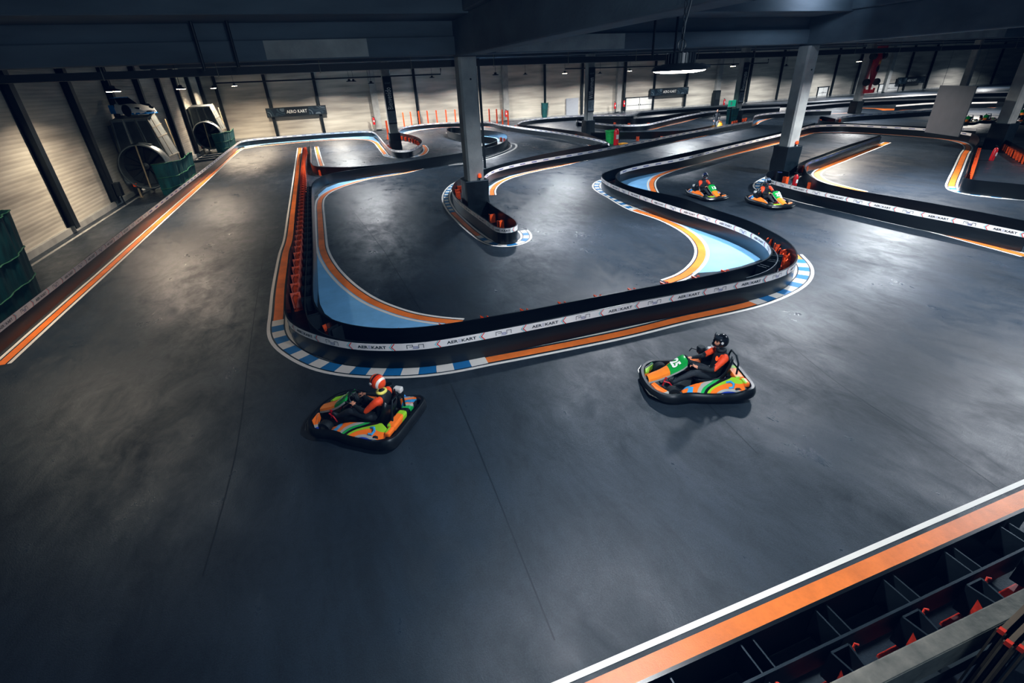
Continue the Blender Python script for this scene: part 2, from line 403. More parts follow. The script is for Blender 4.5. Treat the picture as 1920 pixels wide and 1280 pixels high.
# orange / white / kerb bands
paint('0,685 100,594.5 200,505.5 300,414.5 360,361 410,315.5 440,288 449,281.5 457,277.5', .16)
paint('457,279 480,275 520,271 566,266.5 620,262.5 660,261 690,262.5 704,267.5 712,276 720,286 727,293 740,295 755,295.5 775,294 790,290.5 797,285.5 799,280 797,276 793,272', .2, kerb=(('722,289', '786,291'),))
paint('562.5,277 558.5,312 555,347 549,400 542.5,453 537,470 530,510 525,548 522.5,590 521,605 521,622 525,633 533,645 549,657 568,668.5 598,682 637,691.5 676,696 725,697.5 773,696.5 820,692.7 865,685 913,675 973,664 1040,651 1173,624 1280,597.5 1345,584 1410,569 1436,560.5 1463,549.5 1487,537 1502,524 1508,511 1506,498 1498,487 1488,477', .2, kerb=(('521,599', '913,675'), ('1410,569', '1498,486')), kw=.24)
paint('593,275 598,295 603,311', .16)
paint('830,303 760,324 697,334 663,342.5 630,353.5 612,362.5 602,372 599,383 600,407 602,440 604,465 609,480 616,493 627,509 656,538 695,564.5 734,581 773,593 827,601.5 866,604.5', .19)
paint('1250,529 1280,518 1300,503.5 1313,487 1316.5,471 1313,459 1300,443 1280,429 1240,410 1190,393.5 1165,381 1147,370 1130,361 1120,353.5 1118,347.5 1122,342 1132,337.5', .2, kerb=(('1192,394', '1132,337.5'),))
paint('862,340 849,348 840,358 836,369 838,380 842.5,388.5 849,398 862,411.5 883,431 900,444 911,451.5 924,457 940,460 957,459.5 973,456 984,451 988,444.5 986,438 980,432', .17, kerb=((0, '849,398'), ('897,442', 1.)), kw=.18)
paint('923,366 922,358 926,350.5 934.6,343 955,333.5 986.7,324.5 1020,317 1040,313 1140,290.5 1280,262.5 1347,249 1413,234.5 1423,228.5 1447,221.5 1478,217.5', .19)
paint('1227,362 1222,351 1222,341 1229,332.5 1240,327 1280,313.5 1380,288 1467,266 1500,256 1530,249 1580,248.5 1630,250 1680,253 1763,260 1800,266.5 1815,275 1808,290 1796,318 1786,341 1784,350 1790,357 1813,363 1860,369 1920,374', .2, kerb=(('1784,350', 1.),))
paint('1447,330 1436,335.5 1425,341.5 1420,348.5 1424,354.5 1436,360 1458,365 1481,371 1510,379.5 1580,394 1730,428 1850,460 1925,480', .19, kerb=((0, '1474,369'),))
paint('1664,267 1640,277 1613,287.5 1580,301 1547,314 1535,321 1531,327.5 1537,334 1549,340.5 1580,350 1620,360', .22)
paint('753,254 776,243 807,235.5 840,232.5 875,233.5 913,237.5 960,245.5 1000,251 1043,256 1077,261 1095,266 1108,273', .2)
paint('840,248.5 860,253 890,263 930,268 958,269.5 963,274 958,280 940,288 913,297 880,305 840,309', .2, orange=False, white=.16)
paint('985,228 1010,226 1090,221 1187,218.5 1200,215.5 1235,211 1280,207.5 1340,205', .2)
paint('1083,236 1143,241 1177,243.5 1215,243.5 1240,238 1280,229 1330,217 1390,211.5', .2)
paint('1500,216 1560,213 1590,212', .2)
paint('1613,225 1680,220 1760,214', .2); paint('1680,204 1757,199', .2); paint('1820,200.5 1867,202', .25)
# the foreground band
_a, _b = fl(1280, 1181), fl(1920, 903.5); _d = (_b-_a).normalized(); _n = Vector((_d.y, -_d.x))*.172
paint([_a-_d*2.2+_n, _a+_n, _b+_n, _b+_d*2.5+_n], .2, sides=(1, 0), white=.055, gap=.045)
fill('1601,202.5 1640,204 1655,207 1690,207 1730,203 1690,204 1655,203 1625,202', 'orange_paint')
# faint joints in the slab
for pts in ('595,300 650,380 720,470', '720,470 800,600', '845,720 880,800 960,1000 1040,1200', '1450,620 1600,740 1780,850 1940,960', '500,440 470,640 440,860 380,1080', '1210,650 1330,760 1420,850'):
    mb = MB(); ribbon(mb, smooth_path(px(pts), .3), -.008, .008, .0022); mb.build('slab_joint', M['seam'], floor)

# ================================================================ TRACK BARRIERS
GEO_AERO = [text_geo('AER', .1, bold=.0022), text_geo('KART', .1, bold=.0022)]
def lettering(mb, path, S, side, s_mid, z, kind, flip=1):
    """prints one mark, centred at arc length s_mid; readable from the track side"""
    rd = 1 if side < 0 else -1
    def put(vs, fs, ox, oz, kx, kz, mi):
        out = []
        for v in vs:
            ss = s_mid+rd*(ox+v[0]*kx); p, t = sample(path, S, ss); n = Vector((-t.y, t.x))*side
            q = p+n*.006; out.append((q.x, q.y, z+oz+v[1]*kz))
        mb.add(out, fs, mi)
    def stroke(pl, w, ox, mi):
        for p, q in zip(pl[:-1], pl[1:]):
            p = Vector(p); q = Vector(q); d = (q-p).normalized(); n = Vector((-d.y, d.x))*w/2; p2 = p-d*w/2; q2 = q+d*w/2
            put([p2+n, p2-n, q2-n, q2+n], [(0, 1, 2, 3)], ox, 0, 1, 1, mi)
    if kind == 'aero':
        (v1, f1, w1), (v2, f2, w2) = GEO_AERO
        put(v1, f1, -.245, -.028, 1.08, .78, 0); put(v2, f2, .012, -.028, 1.08, .78, 0)
        for k in range(3): stroke([(-.042, -.024+k*.025), (-.0, -.024+k*.025)], .007, 0, 3)
    elif kind == 'psa':
        stroke([(-.145, -.034), (-.145, .034), (-.045, .034), (-.045, .0), (-.1, .0)], .009, 0, 0)
        stroke([(.045, .0), (-.03, .0), (-.03, -.02), (.045, -.02), (.045, -.04), (-.045, -.04)], .009, 0, 3)
        stroke([(.06, -.034), (.06, .034), (.145, .034), (.145, -.034)], .009, 0, 0)
    elif kind == 'chev':
        f = flip
        stroke([(.035*f, .062), (-.02*f, 0), (.035*f, -.062)], .016, 0, 1)
        stroke([(.0*f, .062), (-.055*f, 0), (.0*f, -.062)], .016, 0, 2)
    else:
        put([(-.2, -.022), (.2, -.022), (.2, .022), (-.2, .022)], [(0, 1, 2, 3)], 0, 0, 1, 1, 3)
# part prototypes (meshes shared by all copies)
_p = MB()
_p.add([(-.085, 0, 0), (.02, .1, 0), (.02, .1, .34), (-.085, 0, .3)], [(0, 1, 2, 3)]); _p.add([(.02, .1, 0), (.1, -.01, 0), (.1, -.01, .3), (.02, .1, .34)], [(0, 1, 2, 3)])
_p.box((0, .03, .012), (.24, .2, .024)); _p.box((.05, .03, .2), (.02, .2, .3), rot=Matrix.Rotation(-.35, 3, 'Y')); _p.tube([(.13, -.02, .0), (.13, -.02, .28), (.13, .03, .34), (.13, .08, .33), (.13, .09, .29)], .012, 6)
PROTO_ANCHOR = _p.build('anchor', M['orange_steel'])
_p.v = [(x*1.0, y*1.05, z*1.2) for x, y, z in _p.v]; PROTO_TALL = _p.build('anchor', M['orange_steel'])
_p = MB()
_p.box((0, 0, .17), (.2, .06, .3)); _p.box((-.09, .05, .17), (.02, .12, .3)); _p.box((.09, .05, .17), (.02, .12, .3))
PROTO_BLOCK = _p.build('foot_block', M['orange_steel'])
_p = MB()
_p.box((-.06, 0, .33), (.014, .26, .3)); _p.box((.06, 0, .33), (.014, .26, .3)); _p.box((0, .125, .33), (.134, .014, .3))
PROTO_U = _p.build('spacer', M['bracket'])
_p = MB()   # black trapezoid loop with the orange folded foot behind it (seen close in the foreground)
for p_, q_ in (((-.09, -.02), (-.05, .2)), ((.09, -.02), (.05, .2)), ((-.09, -.02), (.09, -.02)), ((-.05, .2), (.05, .2))):
    _p.bar((p_[0], p_[1], .32), (q_[0], q_[1], .32), .016, .32)
PROTO_LOOP = _p.build('loop_bracket', M['bracket'])
_p = MB()
_p.add([(-.16, -.12, .02), (-.06, .06, .02), (-.06, .06, .42), (-.16, -.12, .38)], [(0, 1, 2, 3)]); _p.add([(-.06, .06, .02), (.06, -.08, .02), (.06, -.08, .38), (-.06, .06, .42)], [(0, 1, 2, 3)])
_p.box((.1, -.05, .2), (.06, .1, .2)); _p.tube([(.09, -.12, .4), (.09, .04, .44), (.1, .09, .47), (.12, .1, .50), (.14, .08, .50)], .01, 6); _p.box((-.05, -.02, .015), (.3, .26, .03))
PROTO_FOLD = _p.build('folded_foot', M['red_steel'])
for o_ in (PROTO_ANCHOR, PROTO_BLOCK, PROTO_U, PROTO_LOOP, PROTO_FOLD, PROTO_TALL): COL.objects.unlink(o_)
def barrier(label, boards, items=(), rails=(), group='track barriers', detail=2):
    b0 = px(boards[0][0], BH); loc = Vector((b0[0].x, b0[0].y, 0))
    root = thing('track_barrier', label, 'barrier', loc, 0, group)
    T = Matrix.Translation(-loc)
    def fin(mb, name, m, par=root, smooth=False):
        if not mb.f: return None
        o = mb.build(name, m, None, smooth); o.data.transform(T); o.parent = par; return o
    paths = []
    for bd in boards:
        pts, side, strip = bd[:3]; flip = bd[3] if len(bd) > 3 else 1
        path = smooth_path(px(pts, BH), .18); S = lengths(path); paths.append((path, S))
        inn = offset(path, -side*.03); mb = MB()
        rings = [[(p.x, p.y, .015), (p.x, p.y, BH), (q.x, q.y, BH), (q.x, q.y, .015)] for p, q in zip(path, inn)]
        mb.loft(rings)
        pan = fin(mb, 'plastic_panel', M['panel'], smooth=True)
        if strip:
            sp = offset(path, side*.006); mb = MB()
            for i in range(len(sp)-1):
                mb.quad((sp[i].x, sp[i].y, .378), (sp[i+1].x, sp[i+1].y, .378), (sp[i+1].x, sp[i+1].y, .518), (sp[i].x, sp[i].y, .518))
            so = fin(mb, 'printed_strip', M['dark_strip' if strip == 'dark' else 'strip'], smooth=True)
            mb = MB(); k = 0; s = .45
            while s < S[-1]-.4:
                p, _ = sample(path, S, s); far = p.length
                if far < 24 and detail > 1:
                    lettering(mb, sp, S, side, s, .448, ('psa', 'aero')[k % 2]); lettering(mb, sp, S, side, s+.4, .448, 'chev', flip)
                    s += .8
                elif far < 62:
                    lettering(mb, sp, S, side, s, .448, 'bar'); s += .9
                else: s += 5
                k += 1
            lo = fin(mb, 'lettering', [M['pale_ink'] if strip == 'dark' else M['ink'], M['red_ink'], M['teal_ink'], M['blue_ink']], so)
    for rl in rails:
        path = smooth_path(px(rl, .5), .18); inn = offset(path, .02); mb = MB()
        mb.loft([[(p.x, p.y, .18), (p.x, p.y, .5), (q.x, q.y, .5), (q.x, q.y, .18)] for p, q in zip(path, inn)]); fin(mb, 'back_rail', M['bracket'], smooth=True)
    for it in items:
        kind, bi, off, step, s0, s1 = it[:6]; rot = it[6] if len(it) > 6 else 0
        if isinstance(bi, str): path = smooth_path(px(bi, .1), .18); S = lengths(path)
        else: path, S = paths[bi]
        pr_ = {'anchor': PROTO_ANCHOR, 'block': PROTO_BLOCK, 'spacer': PROTO_U, 'loop': PROTO_LOOP, 'fold': PROTO_FOLD, 'tall anchor': PROTO_TALL}[kind]
        if step == 0:
            for q in px(bi, .17):
                o = pr_.copy(); COL.objects.link(o); o.parent = root; o.location = (q.x-loc.x, q.y-loc.y, 0); o.rotation_euler = (0, 0, rot+random.uniform(-.5, .5))
            continue
        s = s0*S[-1]+step/2; n = 0
        while s < s1*S[-1] and n < 100:
            p, t = sample(path, S, s); nn = Vector((-t.y, t.x)); q = p+nn*off
            o = pr_.copy(); COL.objects.link(o); o.parent = root; o.location = (q.x-loc.x, q.y-loc.y, 0); o.rotation_euler = (0, 0, math.atan2(t.y, t.x)+rot)
            s += step; n += 1
    return root
# S-shaped run in the middle: left leg, front leg, diagonal leg, kart-hairpin leg
barrier('long straight barrier leg with a dense row of orange anchors beside the left straight',
  [('567,274 563,309 558,346.7 553,400 547.5,453 542,470 538,505 535,542 532.5,567 533,580', -1, 0),
   ('586.7,343 585,352 584.5,380 585.5,420 586.7,453 587.3,470 587.3,510 587,548 589,564', 1, 0)],
  items=[('tall anchor', '573,283 569,303 568.5,347 565,420 562,470 558,520 556,560 558,590', 0, .66, .0, 1.), ('spacer', 1, -.14, .72, .02, 1., 0)],
  rails=['577,340 576.5,380 575.5,453 575,470 572,520 570.5,560'])
barrier('long curved front barrier with lettered white strip above the blue and white kerb',
  [('533,580 535,590 541,602 548,608 558.6,614.5 584,624.5 617,634.5 640,639.5 666,642.5 706.7,644.5 754,644 797,641.5 845,634 893,625.5 973,610.5 1067,592 1140,577.5 1213,562.5 1280,549.5 1353,535 1408.6,524 1453,513 1476,504.5 1488,497 1494,489 1496.6,481', -1, 'white'),
   ('589,564 592,573 599.6,584 612,593 627,600.5 656,608.7 695,614 734,615.5 773,614.5 823,609 880,600 973,583.5 1090,561 1207,538.5 1280,526 1334,514.5 1388,502.5 1415,494.5 1434,487 1443,480.5 1446.5,472', 1, 0)],
  items=[('anchor', '585,621 617,636 660,645 740,646 800,641 893,623 1067,590 1280,546 1400,521', .1, .85, 0, 1), ('spacer', 1, -.14, .8, .02, .14, 0), ('spacer', 1, -.14, .45, .9, 1., 0)],
  rails=['570.5,560 571,580 578,603 588,614 601.6,624 620,632 637,637 660,640 700,642.5', '1400,521 1428,513 1447,504 1457,494 1461,484 1457,474 1448,464'])
barrier('diagonal barrier leg running from the big rounded corner up to the narrow hairpin tip',
  [('1496.6,481 1495,471 1487,459.5 1469.6,446 1435.7,427.6 1395,410 1332.5,390 1280,371 1223,358.5 1180,348 1163,340.5 1156,333 1156,327 1163,321', -1, 0),
   ('1446.5,472 1446.5,466 1440,456 1426,445 1402,432.5 1370,419.5 1320,403.5 1270,388.5 1207,368 1157,349.5 1138,340.5 1129,333.5 1127.5,328 1133,323.5', 1, 'white')],
  items=[('anchor', '1432,447 1448,458.5 1461,467.5 1471,479 1477,488 1473,499', 0, 0, 0, 1, 2.2), ('anchor', '1140,336 1150,333 1160,330', 0, .5, 0, 1)])
barrier('barrier with white strip from the narrow tip up behind the second pillar',
  [('1163,321 1175,316.5 1207,309 1280,295.5 1363,274.5 1420,261 1471,249 1500,241 1530,234.5 1580,233 1647,235.5 1740,241 1797,246 1822,250', -1, 'white'),
   ('1133,323.5 1145,319 1173,311.5 1223,300 1280,287 1363,269.5 1420,257 1472,244.5 1507,236 1528,230', 1, 0)],
  items=[('block', '1527,229 1560,230 1580,229', 0, .8, 0, 1)], detail=1)
# the island round the central pillar
barrier('teardrop barrier island round the central pillar with orange blocks inside',
  [('1140,267.5 1073,278.5 1007.5,291 955,303.5 912.7,315.8 881.5,325.5 861.7,334.5 851,344 847,354 850,363 856.5,372 867,381.5 882.5,393 903,407.5 919,419 929,426.5 940,430 955,429.5 967,425.5 971.5,420 966,411.5 945,398.5 923,384 910,373 904,360 903,345 907,333 912.7,326 929,317.5 960,309 1007,299.5 1107,282.5 1207,263.5 1280,249 1330,240 1380,231 1411,225.5', -1, 'white')],
  items=[('block', '870.5,346 876,349.5 862,355 871.5,357 857.5,361.5 859,367 871,363.5 872.6,371 877,379 923.5,409.5 940,421.5', 0, 0, 0, 1, .3)])
barrier('stepped barrier stretch with white strip beyond the marshal, right behind the second pillar',
  [('1411,225.5 1413,221 1414,218 1418,215.5 1430,213 1455,210.5 1480,209 1520,206 1560,205', -1, 'white')],
  items=[('block', '1385,233 1412,226', .6, .5, 0, 1)], detail=1)
barrier('plain black barrier left of the central pillar, forking at its left end',
  [('585,352 586,345 590,339.5 596.7,334.5 613,327 640,321.5 663,318 730,308.5 800,298 850,290.5 900,282', -1, 0),
   ('581,262.5 582,285 584,306.5 593,311.5 630,313 663,312.5 730,307 800,296.5 850,289 898,280 930,272 947,264 951,257.5 948,252 935,247 905,243.5 870,240.5 845,239 838,241', 1, 0),
   ('838,241 838,244.5 846,248 870,253 905,255.5 925,258 932,262 925,267 905,273 885,279', -1, 0)],
  items=[('block', '590,325 607,327 630,327', 0, 1.2, 0, 1), ('block', '935,262 945,265 948,268', 0, .9, 0, 1)], detail=1)
barrier('long low barrier with white lettered strip along the left wall',
  [('-60,652 0,606 100,530 200,453.8 260,408.5 325,358.7 360,332.7 400,302 430,278.5 441,270.3', -1, 'white', -1)],
  items=[('block', 0, .16, 1.8, 0, 1)])
barrier('back barrier with white strip before the rear wall, looping round the Bienvenido pillar',
  [('441,270.3 446,266.5 453,263.8 469,260.5 500,256.5 547,252 613,247.5 680,245.5 695,245.8 703,248.5 710,255 723,270 730,277 736,280 748,281.7 765,281 781.7,274.5 789,269.5 791,264 786,258.5 773,253.5 758,250.5 749,248 748,243 756.7,236 773,230 807,225.3 840,224 875,224.7 913,228 940,233 993,240.5 1043,247 1093,255.3 1127,262.5 1143,269', -1, 'white')],
  items=[('block', 0, .2, 1.1, .30, .58)], detail=1)
barrier('rear track barrier with white strip, from a pointed left end along the rear wall',
  [('1140,266 1120,258 1088,247 1050,242 1010,237 980,234 970.5,232.5 973,229.5 982,226 1010,221.7 1090,216.3 1140,215.2 1183,215 1192,213 1200,209.5 1227,206.5 1280,202.5 1360,197.8 1483,192 1597,185 1680,180 1763,175.5 1832,172.8 1920,170.5', -1, 'white')],
  items=[('block', 0, .2, 4.0, .02, .3)], detail=1)
barrier('peninsula barrier with white strip behind the Willkommen pillar',
  [('1082,227 1081,224 1090,222 1108,221.7 1185,222.5 1230,219 1280,211.7 1313,206.5', 1, 0),
   ('1080,226 1090,227 1110,229 1143,232.5 1177,234 1210,232.5 1235,227.5 1280,217.2 1313,211 1335,208 1387,204 1463,200', -1, 'white')],
  items=[('block', '1140,233 1180,235.5 1215,235 1250,229', 0, 1.9, 0, 1)], detail=1)
barrier('dark barrier with a row of orange blocks behind the fenced service patch',
  [('1108,248 1152,248 1210,247 1280,244 1330,236 1345,232.5', 1, 0)], items=[('block', '1130,262 1190,262 1250,261.5 1290,258', 0, 1.75, 0, 1)], detail=1)
# right-hand side
barrier('front right barrier with white lettered strip, from the second pillar to the right frame edge',
  [('1480,322 1462,318.5 1447,319 1438,323 1436,329 1441,335 1457.5,340.5 1482.5,346.5 1510,353 1580,367.5 1713,394 1800,410 1930,436', -1, 'white')],
  items=[('block', '1455,338 1480,343', 0, .9, 0, 1), ('block', '1500,349 1530,355', 0, .9, 0, 1)])
barrier('wedge barrier with dark glossy strip at the tip of the right infield',
  [('1653,255.5 1620,267 1580,281 1547,293 1522,301 1511,307 1511,317 1520,329.5 1547,343 1613,358 1680,369 1747,380.5 1840,397.5 1930,415', 1, 'dark'),
   ('1652,253 1617,263.5 1577,276 1540,290 1510,301 1499,307 1496,315', 1, 0)],
  items=[('block', '1500,318 1512,322', 0, .7, 0, 1)])
barrier('barrier round the far right pillar with an orange row inside its left side',
  [('1822,250 1832,253 1837,262 1830,273 1820,300 1812,325 1805,331 1808,334.5 1830,337.5 1867.5,341 1935,347.5', -1, 0)],
  items=[('block', '1832,285 1824,310 1814,338', 0, .45, 0, 1)], detail=1)
barrier('slanting black barrier with orange blocks right of the far right pillar', [('1880,258 1900,268 1930,284', 1, 0)],
  items=[('block', '1873,272 1895,289 1925,308', 0, .6, 0, 1)], detail=1)
barrier('barrier with white strip on the far side of the grey track wedge', [('1566,222.5 1573,219.5 1600,215.5 1680,210 1755,205 1800,203', -1, 'white'), ('1566,222.5 1555,220 1540,218 1537,222 1545,227 1600,231 1700,236 1740,238', 1, 0)],
  items=[('block', '1548,227 1560,229', .3, .8, 0, 1)], detail=1)
barrier('second far barrier from the rear wall, passing behind the hanging grey board', [('1490,199 1597,190.5 1680,186.5 1762,184 1840,181.5 1920,181', -1, 'white')], detail=1)
barrier('third of the far stacked barriers, left end behind the red paint wedge', [('1680,197 1757,192 1820,191.5 1870,190.5', -1, 'white')], detail=1)
barrier('short far barrier with a pinkish top strip in front of the parked karts', [('1785,239 1832,241', -1, 'white')], detail=1)
barrier('foreground barrier seen from behind with spacers, black loops and orange feet',
  [('1120,1312 1280,1240 1600,1095 1930,946.5', 1, 0)],
  items=[('spacer', 0, -.17, .78, .03, 1, PI), ('loop', 0, -.36, .78, .0, 1, PI), ('fold', 0, -.46, .78, .0, 1, 0)], rails=['1250,1354 1407,1279 1660,1157 1930,1026'])
# ================================================================ BUILDING
YB = 61.4; XL = -9.65
mb = MB(); mb.box((XL-.1, 31.5, 3.8), (.2, 70, 7.6)); wall_left = struct(mb.build('wall_left', M['wall']), 'ribbed cream cladding wall')
mb = MB(); mb.box((57.5, YB+.1, 3.8), (135, .2, 7.6)); wall_back = struct(mb.build('wall_back', M['wall']), 'ribbed cream cladding wall at the rear')
mb = MB(); mb.box((125.2, 31.5, 3.8), (.2, 70, 7.6)); struct(mb.build('wall_right', M['wall']), 'far right cladding wall')
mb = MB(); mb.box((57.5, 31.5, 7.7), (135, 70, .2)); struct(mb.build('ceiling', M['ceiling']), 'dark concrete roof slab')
mb = MB(); mb.box((XL+.06, 31.5, .11), (.12, 69.6, .22)); mb.box((XL+.45, 31.5, .006), (.1, 69, .012)); struct(mb.build('baseboard_left', M['concrete']), 'concrete plinth under the left wall')
mb = MB(); mb.box((57.5, YB-.05, .1), (135, .1, .2)); struct(mb.build('baseboard_back', M['concrete']), 'concrete plinth under the rear wall')
def wall_posts():
    for Y in (8.4, 13.35, 18.3, 23.28, 28.22, 33.2, 38.5, 43.6, 48.6, 53.6, 58.8):
        mb = MB(); mb.box((XL+.14, Y, 3.9), (.26, .07, 7.3)); mb.box((XL+.28, Y, 3.8), (.03, .36, 7.3)); mb.box((XL+.02, Y, 3.8), (.03, .36, 7.3)); mb.build('steel_post', M['black_metal'], wall_left)
    for x in (407, 500, 592, 778, 861, 1020, 1090, 1169, 1224, 1284, 1400, 1456, 1556, 1598, 1690, 1730, 1800, 1850):
        p = atY(x, 170, YB)
        mb = MB(); mb.box((p.x, YB-.14, 3.8), (.07, .26, 7.4)); mb.box((p.x, YB-.28, 3.8), (.3, .03, 7.4)); mb.build('steel_post', M['black_metal'], wall_back)
    for x in (699, 946, 1158, 1342, 1655):
        p = atY(x, 170, YB); mb = MB(); mb.box((p.x, YB-.25, 3.7), (.7, .5, 7.2)); mb.build('pilaster', M['concrete'], wall_back, bevel=.04)
wall_posts()
def bx(c0, c1, name, m, label, bev=.03):
    mb = MB(); c_ = [(i+j)/2 for i, j in zip(c0, c1)]; mb.box(c_, [abs(j-i) for i, j in zip(c0, c1)]); return struct(mb.build(name, m, bevel=bev), label)
n_ = 1
for i, (x0) in enumerate((5.1, 20.4, 35.9, 51.2, 66.5)):
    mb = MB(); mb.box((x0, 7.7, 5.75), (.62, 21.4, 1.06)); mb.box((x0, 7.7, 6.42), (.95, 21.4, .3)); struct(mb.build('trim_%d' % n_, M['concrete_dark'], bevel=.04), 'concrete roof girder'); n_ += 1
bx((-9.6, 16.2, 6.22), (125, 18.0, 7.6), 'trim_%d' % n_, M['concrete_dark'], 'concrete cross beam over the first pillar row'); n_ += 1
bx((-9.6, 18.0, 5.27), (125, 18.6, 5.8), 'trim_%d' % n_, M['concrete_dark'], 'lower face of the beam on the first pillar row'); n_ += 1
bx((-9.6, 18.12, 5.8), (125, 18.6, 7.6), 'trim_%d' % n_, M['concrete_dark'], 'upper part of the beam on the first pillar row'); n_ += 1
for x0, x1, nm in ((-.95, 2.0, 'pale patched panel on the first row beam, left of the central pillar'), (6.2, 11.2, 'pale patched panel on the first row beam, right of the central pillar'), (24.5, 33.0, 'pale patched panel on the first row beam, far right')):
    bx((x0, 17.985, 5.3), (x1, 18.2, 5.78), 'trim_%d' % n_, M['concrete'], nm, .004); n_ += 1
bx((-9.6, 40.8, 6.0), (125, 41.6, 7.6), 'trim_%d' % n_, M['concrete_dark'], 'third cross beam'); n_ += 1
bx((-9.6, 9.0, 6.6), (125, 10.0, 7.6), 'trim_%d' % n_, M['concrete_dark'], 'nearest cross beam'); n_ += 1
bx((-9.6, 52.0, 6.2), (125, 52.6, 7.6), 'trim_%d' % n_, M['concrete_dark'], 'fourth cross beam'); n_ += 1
# black cable tray with hangers
t = thing('cable_tray', 'long black cable tray hung under the roof, crossing the whole hall', 'cable tray', (0, 19.4, 0))
mb = MB(); mb.loft([[(X, -.2, z), (X, .25, z), (X, .25, z+.2), (X, -.2, z+.2)] for X, z in ((-9.5, 4.98), (5, 4.965), (20, 4.86), (60, 4.78))]); mb.build('tray', M['duct'], t)
for X in [-8.5+3*k for k in range(20)]:
    mb = MB(); z = 4.98-.0027*(X+9.5)*1.2; mb.tube([(X, -.22, z-.02), (X, -.22, 6.4)], .012, 6); mb.build('hanger', M['galv'], t)
for k, (x0, y0, x1, y1) in enumerate(((357, 42, 385, 132), (424, 40, 449, 126), (1229, 36, 1222, 112), (1271, 36, 1262, 100))):
    p = atY(x0, y0, 17.5); pb = atY(x1, y1, 17.5)
    mb = MB(); mb.tube([(0, 0, 6.25-p.z), (0, 0, 0), (0, 0, pb.z-p.z)], .045, 10); o = mb.build('drop_pipe', M['black_metal']); o.location = (p.x, p.y, p.z)
    tag(o, ('black drop pipe under the roof, leftmost of the four', 'black drop pipe under the roof just right of the leftmost one', 'black drop pipe left of the big hanging lamp', 'black drop pipe right behind the big hanging lamp chain')[k], 'pipe', 'roof drop pipes')
t = thing('sprinkler_pipe', 'thin black pipe run high in front of the rear wall', 'pipe', (0, 46, 0))
p0, p1, p2, p3 = atY(405, 156, 46), atY(826, 139, 46), atY(826, 128, 46), atY(1000, 127, 46)
mb = MB(); mb.tube([(p.x, 0, p.z) for p in (p0, p1, p2)], .05, 8); mb.build('run', M['black_metal'], t)
mb = MB(); q0, q1, q2 = atY(1060, 129, 46), atY(1440, 118, 46), atY(1441, 110, 46); mb.tube([(p.x, 0, p.z) for p in (q0, q1, q2)], .05, 8); mb.build('run', M['black_metal'], t)

# ---------------------------------------------------------------- pillars
def pillar(name, label, x, y, h=5.2, wrap_h=1.22, w=.62, wrap=.86, wh0=0.):
    t = thing('concrete_pillar', label, 'pillar', (x, y, 0), 0, 'concrete pillars of the hall')
    mb = MB(); k = .07; a_ = w/2
    ring = [(-a_+k, -a_), (a_-k, -a_), (a_, -a_+k), (a_, a_-k), (a_-k, a_), (-a_+k, a_), (-a_, a_-k), (-a_, -a_+k)]
    mb.loft([[(p[0], p[1], z) for p in ring] for z in (0, h)]); mb.build('shaft', M['concrete'], t)
    if wrap_h:
        mb = MB(); a_ = wrap/2; rings = []
        for i in range(9):
            z = .01+wrap_h*i/8; r = []
            for sx, sy in ((-1, -1), (1, -1), (1, 1), (-1, 1)):
                nx, ny = ((1, -1), (1, 1), (-1, 1), (-1, -1))[((-1, -1), (1, -1), (1, 1), (-1, 1)).index((sx, sy))]
                for j in range(6):
                    u = j/6; X = sx+(nx-sx)*u; Y_ = sy+(ny-sy)*u
                    bulge = 1+.035*math.sin(5*u*PI+i*.9+sx)*math.sin(PI*i/8)-(.03 if j == 0 else 0)
                    r.append((X*a_*bulge, Y_*a_*bulge, z))
            rings.append(r)
        mb.loft(rings); o = mb.build('padded_wrap', M['black_fabric'], t, smooth=True)
        mb = MB(); mb.tube([(X*a_*.98, Y_*a_*.98, wrap_h) for X, Y_ in ((-1, -1), (1, -1), (1, 1), (-1, 1))], .018, 6, closed=True); mb.build('rim_cord', M['bracket'], o)
    return t
def beacon(t, x, y, z):
    mb = MB(); mb.lathe([(.055, 0), (.06, .03), (.02, .03)], 12, (x, y, z)); mb.tube([(x, y+.02, z), (x, y+.02, z-.25)], .012, 6); b_ = mb.build('beacon_base', M['black_metal'], t)
    mb = MB(); mb.lathe([(.052, .03), (.056, .1), (.04, .16), (.0, .175)], 14, (x, y, z)); mb.build('beacon_lamp', M['amber'], b_, smooth=True)
P1 = pillar('p', 'pale concrete pillar in the middle, black creased wrap, standing in the teardrop island', 5.1, 18.0, wrap_h=1.28)
beacon(P1, .12, -.36, 1.36)
mb = MB(); mb.box((.42, -.1, 3.4), (.06, .1, 3.5)); mb.build('corner_guard', M['black_metal'], P1)
mb = MB(); mb.lathe([(.03, 0), (.03, .02)], 10, (.05, -.315, 4.55), Matrix.Rotation(PI/2, 3, 'X')); mb.build('bolt_hole', M['dark_inside'], P1)
P2 = pillar('p', 'tall concrete pillar right of centre with one face in shade and black wrapped foot, beside two karts', 20.35, 18.1, wrap_h=1.22); beacon(P2, .1, -.37, 1.3)
mb = MB(); mb.lathe([(.03, 0), (.03, .02)], 10, (.05, -.315, 4.3), Matrix.Rotation(PI/2, 3, 'X')); mb.build('bolt_hole', M['dark_inside'], P2)
P3 = pillar('p', 'dim concrete pillar near the right edge with black wrapped foot and red extinguisher beside it', 34.6, 17.3, wrap_h=1.3)
P4 = pillar('p', 'rear pillar carrying the banner Bienvenido', 5.55, 41.3, h=6, wrap_h=1.2)
P5 = pillar('p', 'rear pillar carrying the banner Willkommen', 22.0, 40.4, h=6, wrap_h=1.1)
P6 = pillar('p', 'rear pillar carrying the banner Benvenuto with a green bin-like drape at its foot', 36.2, 38.6, h=6, wrap_h=1.1)
P7 = pillar('p', 'rear pillar with a red racing car hung on it', 51.1, 38.4, h=6, wrap_h=1.1)
